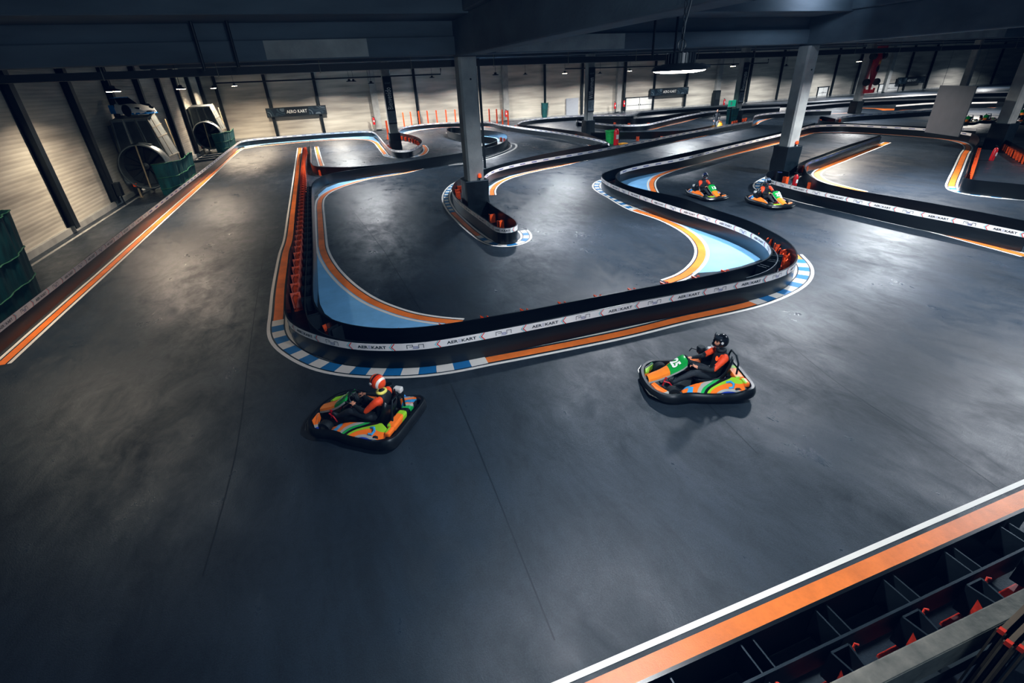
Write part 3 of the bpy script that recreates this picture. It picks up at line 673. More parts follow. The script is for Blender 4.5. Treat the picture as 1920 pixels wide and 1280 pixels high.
P8 = pillar('p', 'dim rear pillar behind the hanging grey board', 66.0, 38.0, h=6, wrap_h=1.1)
def col_banner(txt, x, y, z0, z1, label, w=.5):
    t = thing('pillar_banner', label, 'banner', (x, y, z0), 0, 'vertical welcome banners on the rear pillars')
    mb = MB(); mb.box((0, 0, (z1-z0)/2), (w, .03, z1-z0)); mb.build('cloth', M['banner'], t)
    mb = MB(); mb.box((0, -.02, .5), (w*.92, .012, .8)); tl = mb.build('logo_tile', M['banner_grey'], t)
    mb = MB()
    for a_, b_ in (((-.14, .2), (-.14, .72)), ((-.02, .2), (-.02, .72)), ((-.02, .2), (.16, .2)), ((.16, .2), (.16, .5)), ((.06, .5), (.16, .5))): mb.bar((a_[0], -.03, a_[1]+.04), (b_[0], -.03, b_[1]+.04), .05, .008)
    mb.build('logo', M['banner'], tl)
    vs, fs, wd = text_geo(txt, .62); mb = MB(); k = min(1., (z1-z0-1.75)/wd)
    mb.add([(.17-v.y*.95, -.022, 1.0+v.x*k) for v in vs], fs); mb.build('lettering', M['number'], t)
    vs, fs, wd = text_geo('AEROKART', .16); mb = MB(); mb.add([(v.x*.4/wd-.2, -.022, z1-z0-.5+v.y) for v in vs], fs); mb.build('small_lettering', M['banner_grey'], t)
col_banner('Bienvenido', 5.55, 40.95, 1.85, 5.05, 'black vertical banner reading Bienvenido', .62)
col_banner('Willkommen', 22.0, 40.05, 1.75, 5.05, 'black vertical banner reading Willkommen', .58)
col_banner('Benvenuto', 36.2, 38.25, 1.7, 4.9, 'black vertical banner reading Benvenuto', .58)

# ---------------------------------------------------------------- lamps
def lamp_proto():
    t = thing('pendant_lamp', 'x', 'lamp')
    mb = MB(); mb.lathe([(.23, 0), (.25, .02), (.22, .05), (.1, .09), (.09, .18), (.03, .2), (.0, .2)], 20); mb.build('shade', M['black_metal'], t, smooth=True)
    mb = MB(); mb.lathe([(.0, -.012), (.21, -.01), (.22, .0)], 20, cap=False); mb.build('lens', M['lens_warm'], t, smooth=True)
    mb = MB(); mb.tube([(0, 0, .2), (0, 0, 2.6)], .012, 6); mb.build('hanger', M['black_metal'], t)
    return t
LP = lamp_proto(); first = True
LAMPS = [  # x, y, z, power, warm, label
 (-6.6, 23.5, 4.7, 130, 1, 'small lit pendant lamp by the left wall above the first fan machine'),
 (-6.25, 33, 4.76, 130, .6, 'lit pendant lamp between the two fan machines'),
 (-7.3, 51, 4.85, 150, 1, 'lit pendant lamp before the far left corner, left one of the close pair'),
 (-5.75, 51.5, 4.95, 150, 1, 'lit pendant lamp before the far left corner, right one of the close pair'),
 (24.4, 50, 4.75, 130, 0, 'small lit pendant lamp left of the Willkommen banner'),
 (33.2, 52, 4.7, 130, 0, 'lit pendant lamp over the white double door'),
 (36.3, 40, 4.65, 130, 0, 'lit pendant lamp by the Benvenuto banner'),
 (52, 40, 4.55, 140, 0, 'lit pendant lamp left of the red racing car'),
 (atY(15, 160, 57).x, 57, 4.85, 0, 0, None)]
for x, y, z, pw, wm, lb in LAMPS:
    if lb is None: continue
    o = LP if first else dup(LP); first = False
    o.location = (x, y, z); o['label'] = lb; o['group'] = 'small pendant lamps'
for x_, y_, Y_, lb in ((148, 0, 0, None), (655, 153, 47, 'unlit small pendant lamp, leftmost of three before the rear wall left of the Bienvenido pillar'), (663, 153, 50, 'unlit small pendant lamp, middle of three left of the Bienvenido pillar'), (696, 157, 44, 'unlit small pendant lamp, right of three left of the Bienvenido pillar'),
                       (810, 146, 52, 'unlit small pendant lamp right of the Bienvenido banner'), (929, 141, 40, 'unlit small pendant lamp just right of the central pillar'), (985, 140, 55, 'faint small pendant lamp further right of the central pillar'), (1125, 138, 56, 'faint small pendant lamp right of the Willkommen banner'), (1474, 124, 45, 'faint small pendant lamp left of the second pillar')):
    if lb is None: continue
    p = atY(x_, y_, Y_); o = dup(LP); o.location = p; o['label'] = lb; o['group'] = 'small pendant lamps'
    for ch in o.children:
        if ch.name.startswith('lens'): ch.data = ch.data.copy(); ch.data.materials[0] = M['pale_grey']
# the big near lamp on a chain
bl = Vector((2.67, 3.5, 4.50)); t = thing('high_bay_lamp', 'big round high-bay lamp hanging on a chain, glowing white underneath', 'lamp', bl); t.scale = (.76, .76, .76)
mb = MB(); mb.lathe([(.262, 0), (.27, .012), (.255, .03), (.17, .06), (.13, .065), (.13, .15), (.1, .165), (0, .165)], 40); mb.build('housing', M['black_metal'], t, smooth=True)
mb = MB()
for k in range(24):
    a_ = 2*PI*k/24; mb.bar((.1*math.cos(a_), .1*math.sin(a_), .11), (.145*math.cos(a_), .145*math.sin(a_), .11), .008, .09)
mb.build('cooling_fins', M['black_metal'], t)
mb = MB(); mb.lathe([(0, -.022), (.15, -.02), (.235, -.008), (.25, .0)], 40, cap=False); mb.build('lens', M['lens'], t, smooth=True)
mb = MB(); mb.tube([(.045*math.cos(2*PI*k/14), 0, .22+.045*math.sin(2*PI*k/14)) for k in range(14)], .009, 6, closed=True); mb.build('eye_ring', M['black_metal'], t)
mb = MB()
for k in range(54):
    c_ = Vector((0, 0, .29+k*.052)); sd = Vector((1, 0, 0)) if k % 2 else Vector((0, 1, 0))
    mb.tube([c_+sd*.015*math.cos(2*PI*j/10)+Vector((0, 0, 1))*.033*math.sin(2*PI*j/10) for j in range(10)], .006, 5, closed=True)
mb.build('chain', M['black_metal'], t)
mb = MB(); mb.box((.07, 0, .84), (.11, .08, .36)); mb.tube([(.07, 0, .66), (.05, 0, .55), (.015, 0, .4), (.0, 0, .16)], .01, 6); mb.build('driver_box', M['black_metal'], t, bevel=.008)
mb = MB(); mb.tube([(.2, 0, .04), (.28, .02, .05), (.34, .02, .035)], .012, 6); mb.box((.33, .02, .03), (.09, .05, .03)); mb.build('sensor_arm', M['black_metal'], t)
# lights
def area(loc, power, size, color=(1, 1, 1), rot=(0, 0, 0), spread=2.65):
    l = bpy.data.lights.new('area_light', 'AREA'); l.shape = 'DISK'; l.size = size; l.energy = power; l.color = color; l.spread = spread
    o = bpy.data.objects.new('area_light', l); COL.objects.link(o); o.location = loc; o.rotation_euler = rot; return o
WARM = (1., .83, .62); COOL = (.88, .945, 1.)
for x, y, z, pw, wm, lb in LAMPS:
    if lb: area((x, y, z-.03), pw, .45, WARM if wm else COOL)
area((bl.x, bl.y, bl.z-.03), 55, .36, COOL)
for x, y, z, pw, wm in ((-6.6, 13.4, 4.8, 45, 1), (21.8, 13.5, 5.0, 400, 0), (29.6, 22.8, 4.9, 320, .6), (57, 31.5, 4.7, 420, .5), (71, 44, 4.7, 380, .5), (14, 4.3, 4.9, 190, 0),
                        (2.4, 31, 5.0, 220, .1), (13.6, 28, 5.0, 270, 0), (2.0, 45, 5, 380, .2), (14, 45, 5, 420, 0), (27, 34, 5, 400, 0), (9.5, 22.8, 5.2, 160, 0), (44, 33, 4.8, 260, .2), (8, 12.5, 5.1, 150, 0), (12.5, 10, 5.1, 190, 0), (34, 12, 4.9, 120, .3),
                        (-5, 56.8, 5, 130, 1), (2, 56.6, 5, 280, .6), (9, 56.8, 5, 280, .5), (17, 56.8, 5, 300, .45), (25, 56.4, 5, 320, .4), (33, 56.3, 4.9, 320, .4), (41, 56.3, 4.9, 320, .35), (50, 56.3, 4.8, 300, .3), (60, 56.3, 4.7, 320, .3), (72, 56.3, 4.6, 320, .2), (86, 55.8, 4.5, 300, .2), (102, 55.8, 4.5, 260, .2), (60, 48, 4.6, 160, 0), (-8.2, 56.5, 5, 55, 1.)):  # rear-wall row has no fixtures, added to light the wall evenly
    cl = tuple(a_+(b_-a_)*wm for a_, b_ in zip(COOL, WARM)); area((x, y, z), pw, .5, cl)
# added unseen lights: fill behind the camera for beam faces, bluish spot on beam
area((2, -2.2, 5.6), 85, 2.0, (.9, .95, 1), (PI*.55, 0, 0), 2.8)
area((17.8, 14.6, 6.7), 14, .4, (.75, .85, 1), (PI*.55, 0, 0))
w = bpy.data.worlds.new('world'); SC.world = w; w.use_nodes = True
w.node_tree.nodes['Background'].inputs[0].default_value = (.16, .24, .34, 1); w.node_tree.nodes['Background'].inputs[1].default_value = .16
SC.view_settings.view_transform = 'Standard'; SC.view_settings.look = 'None'; SC.view_settings.exposure = 1.9
SC.view_settings.use_curve_mapping = True
_cm = SC.view_settings.curve_mapping
for _i, _pts in enumerate((((0, 0), (.012, .0082), (.06, .0545), (.2, .2), (1, 1)), ((0, .0003), (.012, .0102), (.06, .055), (.2, .2), (1, 1)), ((0, .0015), (.012, .0125), (.06, .059), (.2, .2), (1, .97)))):
    _c = _cm.curves[_i]
    for _x, _y in _pts[1:-1]: _c.points.new(_x, _y)
    _c.points[0].location = _pts[0]; _c.points[len(_c.points)-1].location = _pts[-1]
_cm.update()
# ================================================================ FAN MACHINES, NETTING, CAR SHELL
def fan_machine(label):
    t = thing('fan_machine', label, 'machine', (-8.4, 31.6, 0), 0, 'big fan machines along the left wall')
    mb = MB(); hw = 1.02
    lo = [(-hw, -.75, 1.75), (hw, -.75, 1.75), (hw+.12, 1.05, 1.75), (-hw, 1.05, 1.75)]; up = [(-.9, -.55, 3.55), (.62, -.55, 3.55), (.7, .85, 3.7), (-.9, .85, 3.7)]
    mb.loft([lo, up]); hood = mb.build('hood', M['sheet'], t, bevel=.03)
    mb = MB()
    def lp(u, v, face):     # point on the hood's front (0) or right (1) face
        if face == 0: a_, b_, c_, d_ = lo[0], lo[1], up[1], up[0]
        else: a_, b_, c_, d_ = lo[1], lo[2], up[2], up[1]
        a_, b_, c_, d_ = map(Vector, (a_, b_, c_, d_)); return (a_.lerp(b_, u)).lerp(d_.lerp(c_, u), v)
    for u in (.0, .33, .66, 1.): mb.bar(lp(u, 0, 0), lp(u, 1, 0), .05)
    for v in (0., 1.): mb.bar(lp(0, v, 0), lp(1, v, 0), .05)
    for u in (.0, .4, 1.): mb.bar(lp(u, 0, 1), lp(u, 1, 1), .05)
    for v in (0., .5, .75, 1.): mb.bar(lp(0, v, 1), lp(1, v, 1), .05)
    mb.build('seam_ribs', M['galv'], hood)
    mb = MB()
    for u in (.02, .35, .68):
        a_, b_, c_, d_ = lp(u+.03, .06, 0), lp(u+.28, .06, 0), lp(u+.28, .94, 0), lp(u+.03, .94, 0)
        for p in (a_, b_, c_, d_): p.y -= .03
        mb.quad(a_, b_, c_, d_)
    mb.build('dark_panels', M['sheet_dark'], hood)
    R = Matrix.Rotation(-PI/2, 3, 'X'); R2 = Matrix.Rotation(PI/2, 3, 'X')
    mb = MB(); mb.lathe([(1.08, .70), (1.08, 1.45), (1.03, 1.52), (.99, 1.52), (.96, 1.4), (.96, .72)], 44, (0, 0, 1.42), R2, cap=False); dr = mb.build('fan_drum', M['sheet'], t, smooth=True)
    mb = MB(); mb.lathe([(.97, .9), (.3, .82), (.0, .8)], 40, (0, 0, 1.42), R2, cap=False); mb.build('drum_inside', M['dark_inside'], dr)
    mb = MB(); mb.lathe([(.16, .8), (.16, 1.2), (.0, 1.25)], 20, (0, 0, 1.42), R2)
    for k in range(8):
        a_ = 2*PI*k/8; c_, s_ = math.cos(a_), math.sin(a_)
        mb.add([(c_*.14-s_*.05, -.95, 1.42+s_*.14+c_*.05), (c_*.14+s_*.05, -1.1, 1.42+s_*.14-c_*.05), (c_*.9+s_*.16, -1.15, 1.42+s_*.9-c_*.16), (c_*.9-s_*.16, -.96, 1.42+s_*.9+c_*.16)], [(0, 1, 2, 3)])
    mb.build('impeller', M['sheet_dark'], dr)
    mb = MB(); mb.bar((-.04, -1.5, .42), (.0, -1.5, 2.42), .06); mb.build('guard_bar', M['tan_metal'], dr)
    mb = MB(); mb.box((.35, -1.2, 2.44), (.5, .3, .08), rot=Matrix.Rotation(.3, 3, 'Y')); mb.build('drum_bracket', M['sheet'], dr)
    for x, y in ((-.62, -1.35), (.72, -1.35), (-.62, .9), (.72, .9)):
        mb = MB(); mb.bar((x, y, .5), (x, y, 0), .08); mb.bar((x, y, .0), (x, y, .015), .18); mb.build('leg', M['tan_metal'], t)
    mb = MB(); mb.box((.05, -.2, .5), (1.6, 2.4, .1)); mb.build('base_frame', M['sheet_dark'], t)
    mb = MB(); mb.box((-.68, -1.42, .62), (.16, .08, .16)); mb.build('orange_box', M['orange_steel'], t)
    mb = MB(); mb.box((-1.05, .1, 2.2), (.16, 1.2, 2.2)); mb.build('side_box', M['sheet_dark'], t)
    mb = MB(); mb.tube([(hw+.12, 1.1, .0), (hw+.0, 1.1, 3.4)], .03, 6); mb.build('pole', M['tan_metal'], t)
    return t
FM = fan_machine('big grey sheet metal fan machine by the left wall, with the toy-blue and white car shell on top')
FM['label'] = 'grey sheet metal fan machine by the left wall with a white car shell on top'
f2 = dup(FM); f2.location = (-8.55, 51.0, 0); f2['label'] = 'second fan machine, farther along the left wall near the corner'
f3 = dup(FM); f3.location = (-9.0, 12.3, 0); f3['label'] = 'fan machine at the left frame edge, hidden behind green netting'
def netting(label, pts, h, seedv=1):
    P_ = smooth_path(pts, .12); loc = Vector((P_[0].x, P_[0].y, 0)); N_ = normals(P_); rnd = random.Random(seedv)
    t = thing('green_netting', label, 'netting', loc, 0, 'green netting skirts')
    mb = MB(); rows = 9; ph = [rnd.uniform(0, 6) for _ in range(6)]
    hs = [h*(1+.03*math.sin(i*.2+ph[5])) for i in range(len(P_))]
    def pt(i, j):
        u = j/rows; w_ = .022*math.sin(i*.8+ph[0]+1.2*u)+.018*math.sin(i*1.7+ph[1]-2*u)
        q = P_[i]+N_[i]*(w_*(.4+u)-.32*(1-u)*0-.0)-N_[i]*(-.18*(1-u)); return Vector((q.x-loc.x, q.y-loc.y, .012+hs[i]*u-.02*math.sin(u*PI*2+i*.4)*(0 < j < rows)))
    vs = [pt(i, j) for i in range(len(P_)) for j in range(rows+1)]
    mb.add(vs, [(i*(rows+1)+j, (i+1)*(rows+1)+j, (i+1)*(rows+1)+j+1, i*(rows+1)+j+1) for i in range(len(P_)-1) for j in range(rows)])
    mb.build('net_sheet', M['net'], t, smooth=True)
    for j, nm in ((rows, 'top_cord'), (5, 'cord'), (2, 'cord')):
        mb = MB(); mb.tube([pt(i, j)+Vector((N_[i].x, N_[i].y, 0))*-.02 for i in range(len(P_))], .016, 5); mb.build(nm, M['green_cord'], t)
    return t
netting('green netting skirt round the corner of the first fan machine', [(-8.0, 29.75), (-7.5, 29.7), (-7.2, 30.3), (-7.1, 32.5), (-7.12, 35.0)], 1.5, 3)
netting('green netting skirt round the corner of the second fan machine', [(-8.2, 49.1), (-7.6, 49.0), (-7.25, 49.7), (-7.1, 52), (-7.1, 54)], 1.55, 5)
netting('tall draped green netting at the left frame edge', [(-7.55, 8.0), (-7.5, 11), (-7.5, 14), (-7.6, 15.7), (-7.95, 16.4), (-8.5, 16.7), (-9.3, 16.8)], 2.05, 8)
# racing car front shell on top of the first machine
def car_shell():
    t = thing('car_shell', 'white and blue racing car front shell lying on top of the first fan machine', 'car', (-8.3, 31.75, 3.72), -.62); t.scale = (.78,)*3
    secs = []      # x, half width, z of hood, z low
    for x, hw, zt, zl, cw in ((-.75, .74, .66, .12, .6), (-.4, .8, .6, .1, .62), (.0, .82, .54, .06, .62), (.4, .8, .46, .05, .6), (.75, .74, .38, .04, .55), (1.0, .6, .28, .05, .45), (1.1, .45, .2, .08, .34)):
        r = [(x, -hw, zl), (x, -hw*1.01, zl+(zt-zl)*.5), (x, -hw*.9, zt*.9+.02), (x, -cw, zt), (x, -cw*.3, zt+.03), (x, cw*.3, zt+.03), (x, cw, zt), (x, hw*.9, zt*.9+.02), (x, hw*1.01, zl+(zt-zl)*.5), (x, hw, zl)]
        secs.append([Vector(v) for v in r])
    mb = MB(); mb.loft(secs, closed=False); mb.add(secs[-1], [tuple(range(10))]); o = mb.build('body_shell', M['car_white'], t, smooth=True)
    for s_ in (-1, 1):
        mb = MB(); mb.lathe([(.34, -.02), (.34, .04), (.27, .05), (0, .05)], 24, (.25, s_*.8, .26), Matrix.Rotation(-s_*PI/2, 3, 'X')); mb.build('wheel_arch', M['dark_inside'], t)
    mb = MB(); mb.loft([[Vector((x, y, .02)) for x, y in ((.55, -.8), (.98, -.68), (1.17, -.3), (1.17, .3), (.98, .68), (.55, .8))], [Vector((x, y, .12)) for x, y in ((.55, -.8), (.96, -.66), (1.12, -.3), (1.12, .3), (.96, .66), (.55, .8))]]); mb.build('front_splitter', M['car_blue'], t)
    for s_ in (-1, 1):
        mb = MB(); mb.ell((.82, s_*.5, .37), (.17, .13, .05), rot=Matrix.Rotation(.25, 3, 'Y')); mb.build('headlight', M['glass'], t, smooth=True)
    mb = MB(); mb.ell((1.06, 0, .16), (.06, .3, .06)); mb.build('grille', M['dark_inside'], t, smooth=True)
    mb = MB(); mb.loft([[Vector((-.35, y, .6)) for y in (-.6, .6)]+[Vector((-.45, y, .58)) for y in (.6, -.6)], [Vector((-.75, y, .98)) for y in (-.48, .48)]+[Vector((-.8, y, .96)) for y in (.48, -.48)]]); mb.build('windscreen', M['glass'], t)
    mb = MB(); mb.loft([[Vector((-.78, y, .98)) for y in (-.5, .5)]+[Vector((-1.15, y, .96)) for y in (.5, -.5)], [Vector((-.78, y, 1.03)) for y in (-.48, .48)]+[Vector((-1.15, y, 1.01)) for y in (.48, -.48)]]); mb.build('roof_piece', M['car_blue'], t)
    for s_ in (-1, 1):
        mb = MB(); mb.loft([[Vector((x, s_*.78, z)) for x, z in ((-.75, .1), (-1.15, .1), (-1.15, .6), (-.75, .6))], [Vector((x, s_*.74, z)) for x, z in ((-.75, .1), (-1.15, .1), (-1.15, .6), (-.75, .6))]]); mb.build('blue_fender', M['car_blue'], t)
    mb = MB(); mb.lathe([(.1, 0), (.1, .006)], 20, (.55, -.815, .3), Matrix.Rotation(PI/2, 3, 'X')); mb.build('round_badge', M['blue_ink'], t)
car_shell()
# loose dark planks by the second machine
for k, (x_, y_, lb) in enumerate(((385, 302, 'dark plank on the floor before the second fan machine, nearest of three'), (394, 297, 'dark plank on the floor before the second fan machine, middle of three'), (403, 292, 'dark plank on the floor before the second fan machine, farthest of three'))):
    p = fl(x_, y_); mb = MB(); mb.box((0, 0, .07), (1.6, .3, .14)); mb.box((-.6, 0, .15), (.1, .32, .02)); o = mb.build('plank', M['sheet_dark'], bevel=.01); o.location = (p.x, p.y, 0); o.rotation_euler = (0, 0, .5); tag(o, lb, 'plank', 'dark planks')
mb = MB(); mb.box((0, 0, 0), (.22, .36, .6)); o = mb.build('control_box', M['black_metal'], bevel=.02); o.location = (XL+.42, 28.3, .75); tag(o, 'black control box on a wall post left of the first fan machine', 'box')
mb2 = MB(); mb2.tube([(0, .0, -.3), (.02, .02, -.72)], .03, 6); c_ = mb2.build('cable', M['black_metal'], o)

# ================================================================ REAR WALL PROPS
def wall_sign(label, c0, c1, txt, z0, z1, rzv=0.):
    X0, X1 = c0, c1; t = thing('wall_sign', label, 'sign', ((X0+X1)/2, YB-.45, z0), rzv, 'long dark picture signs on the rear wall'); w_ = X1-X0; h = z1-z0
    mb = MB(); mb.box((0, 0, h/2), (w_, .22, h)); mb.build('sign_box', M['banner'], t, bevel=.02)
    for s_ in (-1, 1):
        mb = MB(); mb.box((s_*w_*.34, -.12, h/2), (w_*.28, .01, h*.8)); mb.build('picture_print', M['pic'], t)
    vs, fs, wd = text_geo(txt, h*.5); mb = MB(); k = w_*.34/wd; mb.add([((v.x-wd/2)*k, -.125, h*.34+v.y) for v in vs], fs); mb.build('lettering', M['number'], t)
p0, p1 = atY(497, 203, YB-.5), atY(610, 196, YB-.5); wall_sign('long dark sign reading AERO KART on the rear wall, near the left corner', p0.x, p1.x, 'AERO KART', 2.0, 2.88)
p0, p1 = atY(1219, 170, YB-.5), atY(1291, 165, YB-.5); wall_sign('long dark picture sign above the white double door', p0.x, p1.x, 'AERO KART', 1.66, 2.56)
p0, p1 = atY(1684, 150, YB-.5), atY(1735, 147, YB-.5); wall_sign('dim dark picture sign far right on the rear wall', p0.x, p1.x, 'AERO KART', 1.05, 2.05)
def wdoor(n, x, y0, y1, w_, label):
    p = atY(x, y1, YB); q = atY(x, y0, YB); h = max(1.2, q.z)
    t = bpy.data.objects.new('door_%d' % n, None); COL.objects.link(t); t.location = (p.x, YB-.06, 0); t['kind'] = 'structure'; t['label'] = label
    for s_ in (-1, 1):
        mb = MB(); mb.box((s_*w_/4, 0, h/2), (w_/2-.06, .06, h)); d_ = mb.build('door_leaf', M['white'], t, bevel=.01)
        mb = MB(); mb.box((s_*.12, -.05, h*.48), (.05, .05, .18)); mb.build('handle', M['black_metal'], d_)
        mb = MB(); mb.box((s_*w_/4, -.035, h*.45), (w_/2-.3, .01, .05)); mb.build('push_bar', M['sheet'], d_)
    mb = MB(); mb.box((0, -.01, h+.05), (w_+.5, .12, .1)); mb.box((-w_/2-.1, -.01, h/2), (.12, .12, h)); mb.box((w_/2+.1, -.01, h/2), (.12, .12, h)); mb.build('door_frame', M['black_metal'], t)
wdoor(1, 1197, 183, 212, 4.2, 'white double door in the rear wall')
wdoor(2, 1660, 158, 182, 4.4, 'white door far right in the rear wall')
wdoor(3, 1538, 164, 188, 1.9, 'pale narrow door in the rear wall right of the second pillar')
p = atY(1073, 214, YB-.2); mb = MB(); mb.box((0, 0, 1.5), (1.75, .06, 3.0)); mb.box((0, -.05, 1.5), (1.6, .04, 2.85)); o = mb.build('grey_board', M['pale_grey'], bevel=.01); o.location = (p.x, YB-.12, -.0); o.scale = (1, 1, .68); tag(o, 'plain pale grey board leaning on the rear wall left of the Willkommen pillar', 'board')
p = atY(1021, 217, YB-.5); netting('narrow green netting bundle on a rear wall post', [(p.x-.45, YB-.5), (p.x-.4, YB-.8), (p.x, YB-.9), (p.x+.4, YB-.8), (p.x+.45, YB-.5)], 1.75, 11)
def extinguisher(label, x, y, z, s=1., rot=0.):
    t = thing('fire_extinguisher', label, 'fire extinguisher', (x, y, z), 0, 'red fire extinguishers'); t.scale = (s, s, s); t.rotation_euler = (0, rot, 0)
    mb = MB(); mb.lathe([(.08, 0), (.085, .02), (.085, .42), (.06, .49), (.025, .52), (.0, .52)], 18); mb.build('cylinder', M['red'], t, smooth=True)
    mb = MB(); mb.box((0, 0, .55), (.05, .05, .06)); mb.bar((0, 0, .57), (-.12, 0, .6), .025); mb.build('valve', M['black_metal'], t)
    mb = MB(); mb.tube([(.02, 0, .55), (.1, -.02, .5), (.12, -.02, .3), (.11, -.02, .12)], .014, 6); mb.build('hose', M['black_metal'], t)
    mb = MB(); mb.box((0, -.086, .26), (.09, .006, .14)); mb.build('label_plate', M['white'], t)
p = fl(1488, 352); extinguisher('red fire extinguisher standing inside the barrier before the second pillar', p.x, p.y, 0, 1.05)
p = fl(1858, 301); extinguisher('tall red fire extinguisher at the foot of the far right pillar', p.x, p.y, 0, 1.15, .1)
p = fl(1154.5, 271.5); extinguisher('red and yellow extinguisher stand beside the green bin', p.x, p.y, 0, 2.1)
mb = MB(); mb.box((0, 0, .06), (.5, .5, .12)); o = mb.build('yellow_foot_block', M['yellow_plastic'], bevel=.02); o.location = (p.x+.4, p.y-.35, 0); tag(o, 'yellow block on the floor at the foot of the extinguisher stand', 'block')
for x_, y_, lb in ((701, 228, 'red extinguisher on the pilaster left of the Bienvenido pillar'), (949, 214, 'red extinguisher on the pilaster right of the central pillar'), (1153, 199, 'red extinguisher on the rear wall, left one beside the white double door'), (1170, 195, 'red extinguisher on the rear wall, right one beside the white double door'), (1357, 197, 'small red extinguisher on the rear wall left of the green exit sign')):
    p = atY(x_, y_, YB-.65); extinguisher(lb, p.x, p.y, max(0., p.z-.3), 1.4)
p = fl(1144, 270); t = thing('waste_bin', 'green waste bin standing on the fenced patch behind the barrier', 'bin', (p.x, p.y, 0))
mb = MB(); mb.lathe([(.26, 0), (.3, .02), (.38, .85), (.42, .86), (.42, .92), (.36, .92), (.3, .1)], 24, cap=False); mb.build('tub', M['green_bin'], t, smooth=True); mb = MB(); mb.lathe([(.36, .7), (0, .72)], 20); mb.build('bin_bag', M['black_fabric'], t)
# exit sign and drape at the Benvenuto pillar
p = fl(1366, 232); t = thing('exit_sign', 'green illuminated exit sign panel left of the Benvenuto pillar', 'sign', (35.2, 38.2, 1.45))
mb = MB(); mb.box((0, 0, .3), (.75, .1, .5)); mb.build('sign_box', M['green_sign'], t); mb = MB(); mb.box((-.12, -.055, .3), (.12, .01, .28)); mb.bar((.0, -.055, .3), (.25, -.055, .3), .06, .01); mb.box((0, .0, .02), (.8, .12, .06)); mb.build('pictogram', M['white'], t)
mb = MB(); mb.box((0, .02, -.7), (.06, .06, 1.5)); mb.build('stand_pole', M['black_metal'], t)
netting('green drape hanging on the left side of the Benvenuto pillar foot', [(35.2, 38.75), (35.3, 38.2), (35.7, 38.05), (35.95, 38.02)], 1.3, 21)
p = atY(1340, 190, YB-.5); t = thing('wall_box', 'black box at the foot of a rear wall pilaster left of the exit sign', 'box', (p.x, YB-.7, 0)); mb = MB(); mb.box((0, 0, .95), (.95, .5, 1.9)); mb.build('casing', M['black_metal'], t, bevel=.03); mb = MB(); mb.box((0, -.26, 1.2), (.8, .02, .9)); mb.build('front_door', M['duct'], t)
# hanging grey board at the right
t = thing('hanging_board', 'big plain grey board hung upright before the far right pillar', 'board', (32.95, 19.25, .72), -1.985)
mb = MB(); mb.box((0, 0, 1.22), (2.65, .05, 2.44)); mb.build('panel', M['grey_panel'], t, bevel=.006); mb = MB(); mb.box((0, .04, 2.4), (2.65, .04, .06)); mb.box((0, .04, .04), (2.65, .04, .06)); mb.build('batten', M['black_metal'], t)
for s_ in (-1, 1):
    mb = MB(); mb.tube([(s_*1.2, 0, 2.44), (s_*1.2, 0, 6.85)], .008, 5); mb.build('wire', M['bracket'], t)
# orange netting posts behind the loop of the back barrier
posts = [(757, 227), (771, 225), (786, 222.5), (802, 222), (819, 222), (837, 221.8), (854, 222), (870, 222.5), (918, 227), (932, 228.5), (942.5, 230), (953, 232.5)]
PP = []
for k, (x_, y_) in enumerate(posts):
    q = fl(x_, y_-.6, .52); PP.append(q)
    mb = MB(); mb.box((0, 0, .85), (.13, .09, 1.7)); mb.box((0, 0, .02), (.3, .3, .04)); mb.lathe([(.05, 1.7), (.05, 1.74), (0, 1.76)], 8); o = mb.build('fence_post', M['orange_steel']); o.location = (q.x, q.y, 0)
    tag(o, ('slim orange net post behind the back barrier loop, %s counting from the Bienvenido pillar' % ('first', 'second', 'third', 'fourth', 'fifth', 'sixth', 'seventh', 'eighth')[k]) if k < 8 else ('slim orange net post right of the central pillar, %s from the pillar' % ('first', 'second', 'third', 'fourth')[k-8]), 'post', 'orange net posts')
for k, (x_, y_, lb) in enumerate(((729, 261, 'tall orange post left of the Bienvenido pillar foot, nearest the frame'), (736, 262, 'tall orange post left of the Bienvenido pillar foot, closer to the pillar'))):
    q = fl(x_, y_); mb = MB(); mb.box((0, 0, .8), (.16, .12, 1.6)); mb.box((0, 0, .2), (.34, .3, .4), top=.5); o = mb.build('fence_post', M['orange_steel']); o.location = (q.x, q.y, 0); tag(o, lb, 'post', 'orange net posts')
t = thing('fence_net', 'thin see-through net strung between the orange posts', 'net', (PP[0].x, PP[0].y, 0)); mb = MB()
for a_, b_ in zip(PP[:-1], PP[1:]):
    for z in (.75, 1.1, 1.6): mb.bar((a_.x-PP[0].x, a_.y-PP[0].y, z), (b_.x-PP[0].x, b_.y-PP[0].y, z), .012)
mb.build('strings', M['fabric_net'], t)
# red racing car hung nose-down on the rear pillar
t = thing('racing_car', 'red open-wheel racing car hung nose down on a rear pillar', 'car', (51.3, 37.75, 1.9)); t.rotation_euler = (0, .0, .0)
mb = MB(); mb.loft([[Vector((hw*math.cos(2*PI*j/12), -.1+d_*math.sin(2*PI*j/12), z)) for j in range(12)] for z, hw, d_ in ((0, .1, .08), (.5, .16, .12), (1.1, .24, .2), (1.6, .34, .26), (2.2, .42, .3), (2.8, .36, .36), (3.3, .22, .3), (3.7, .12, .14))]); mb.build('body', M['car_red'], t, smooth=True)
mb = MB(); mb.box((0, -.1, .05), (1.3, .05, .32)); mb.box((-.64, -.1, .12), (.03, .2, .4)); mb.box((.64, -.1, .12), (.03, .2, .4)); mb.build('front_wing', M['car_red'], t)
mb = MB(); mb.box((0, -.4, 3.7), (.95, .05, .3)); mb.box((-.47, -.3, 3.65), (.03, .35, .4)); mb.box((.47, -.3, 3.65), (.03, .35, .4)); mb.build('rear_wing', M['car_red'], t)
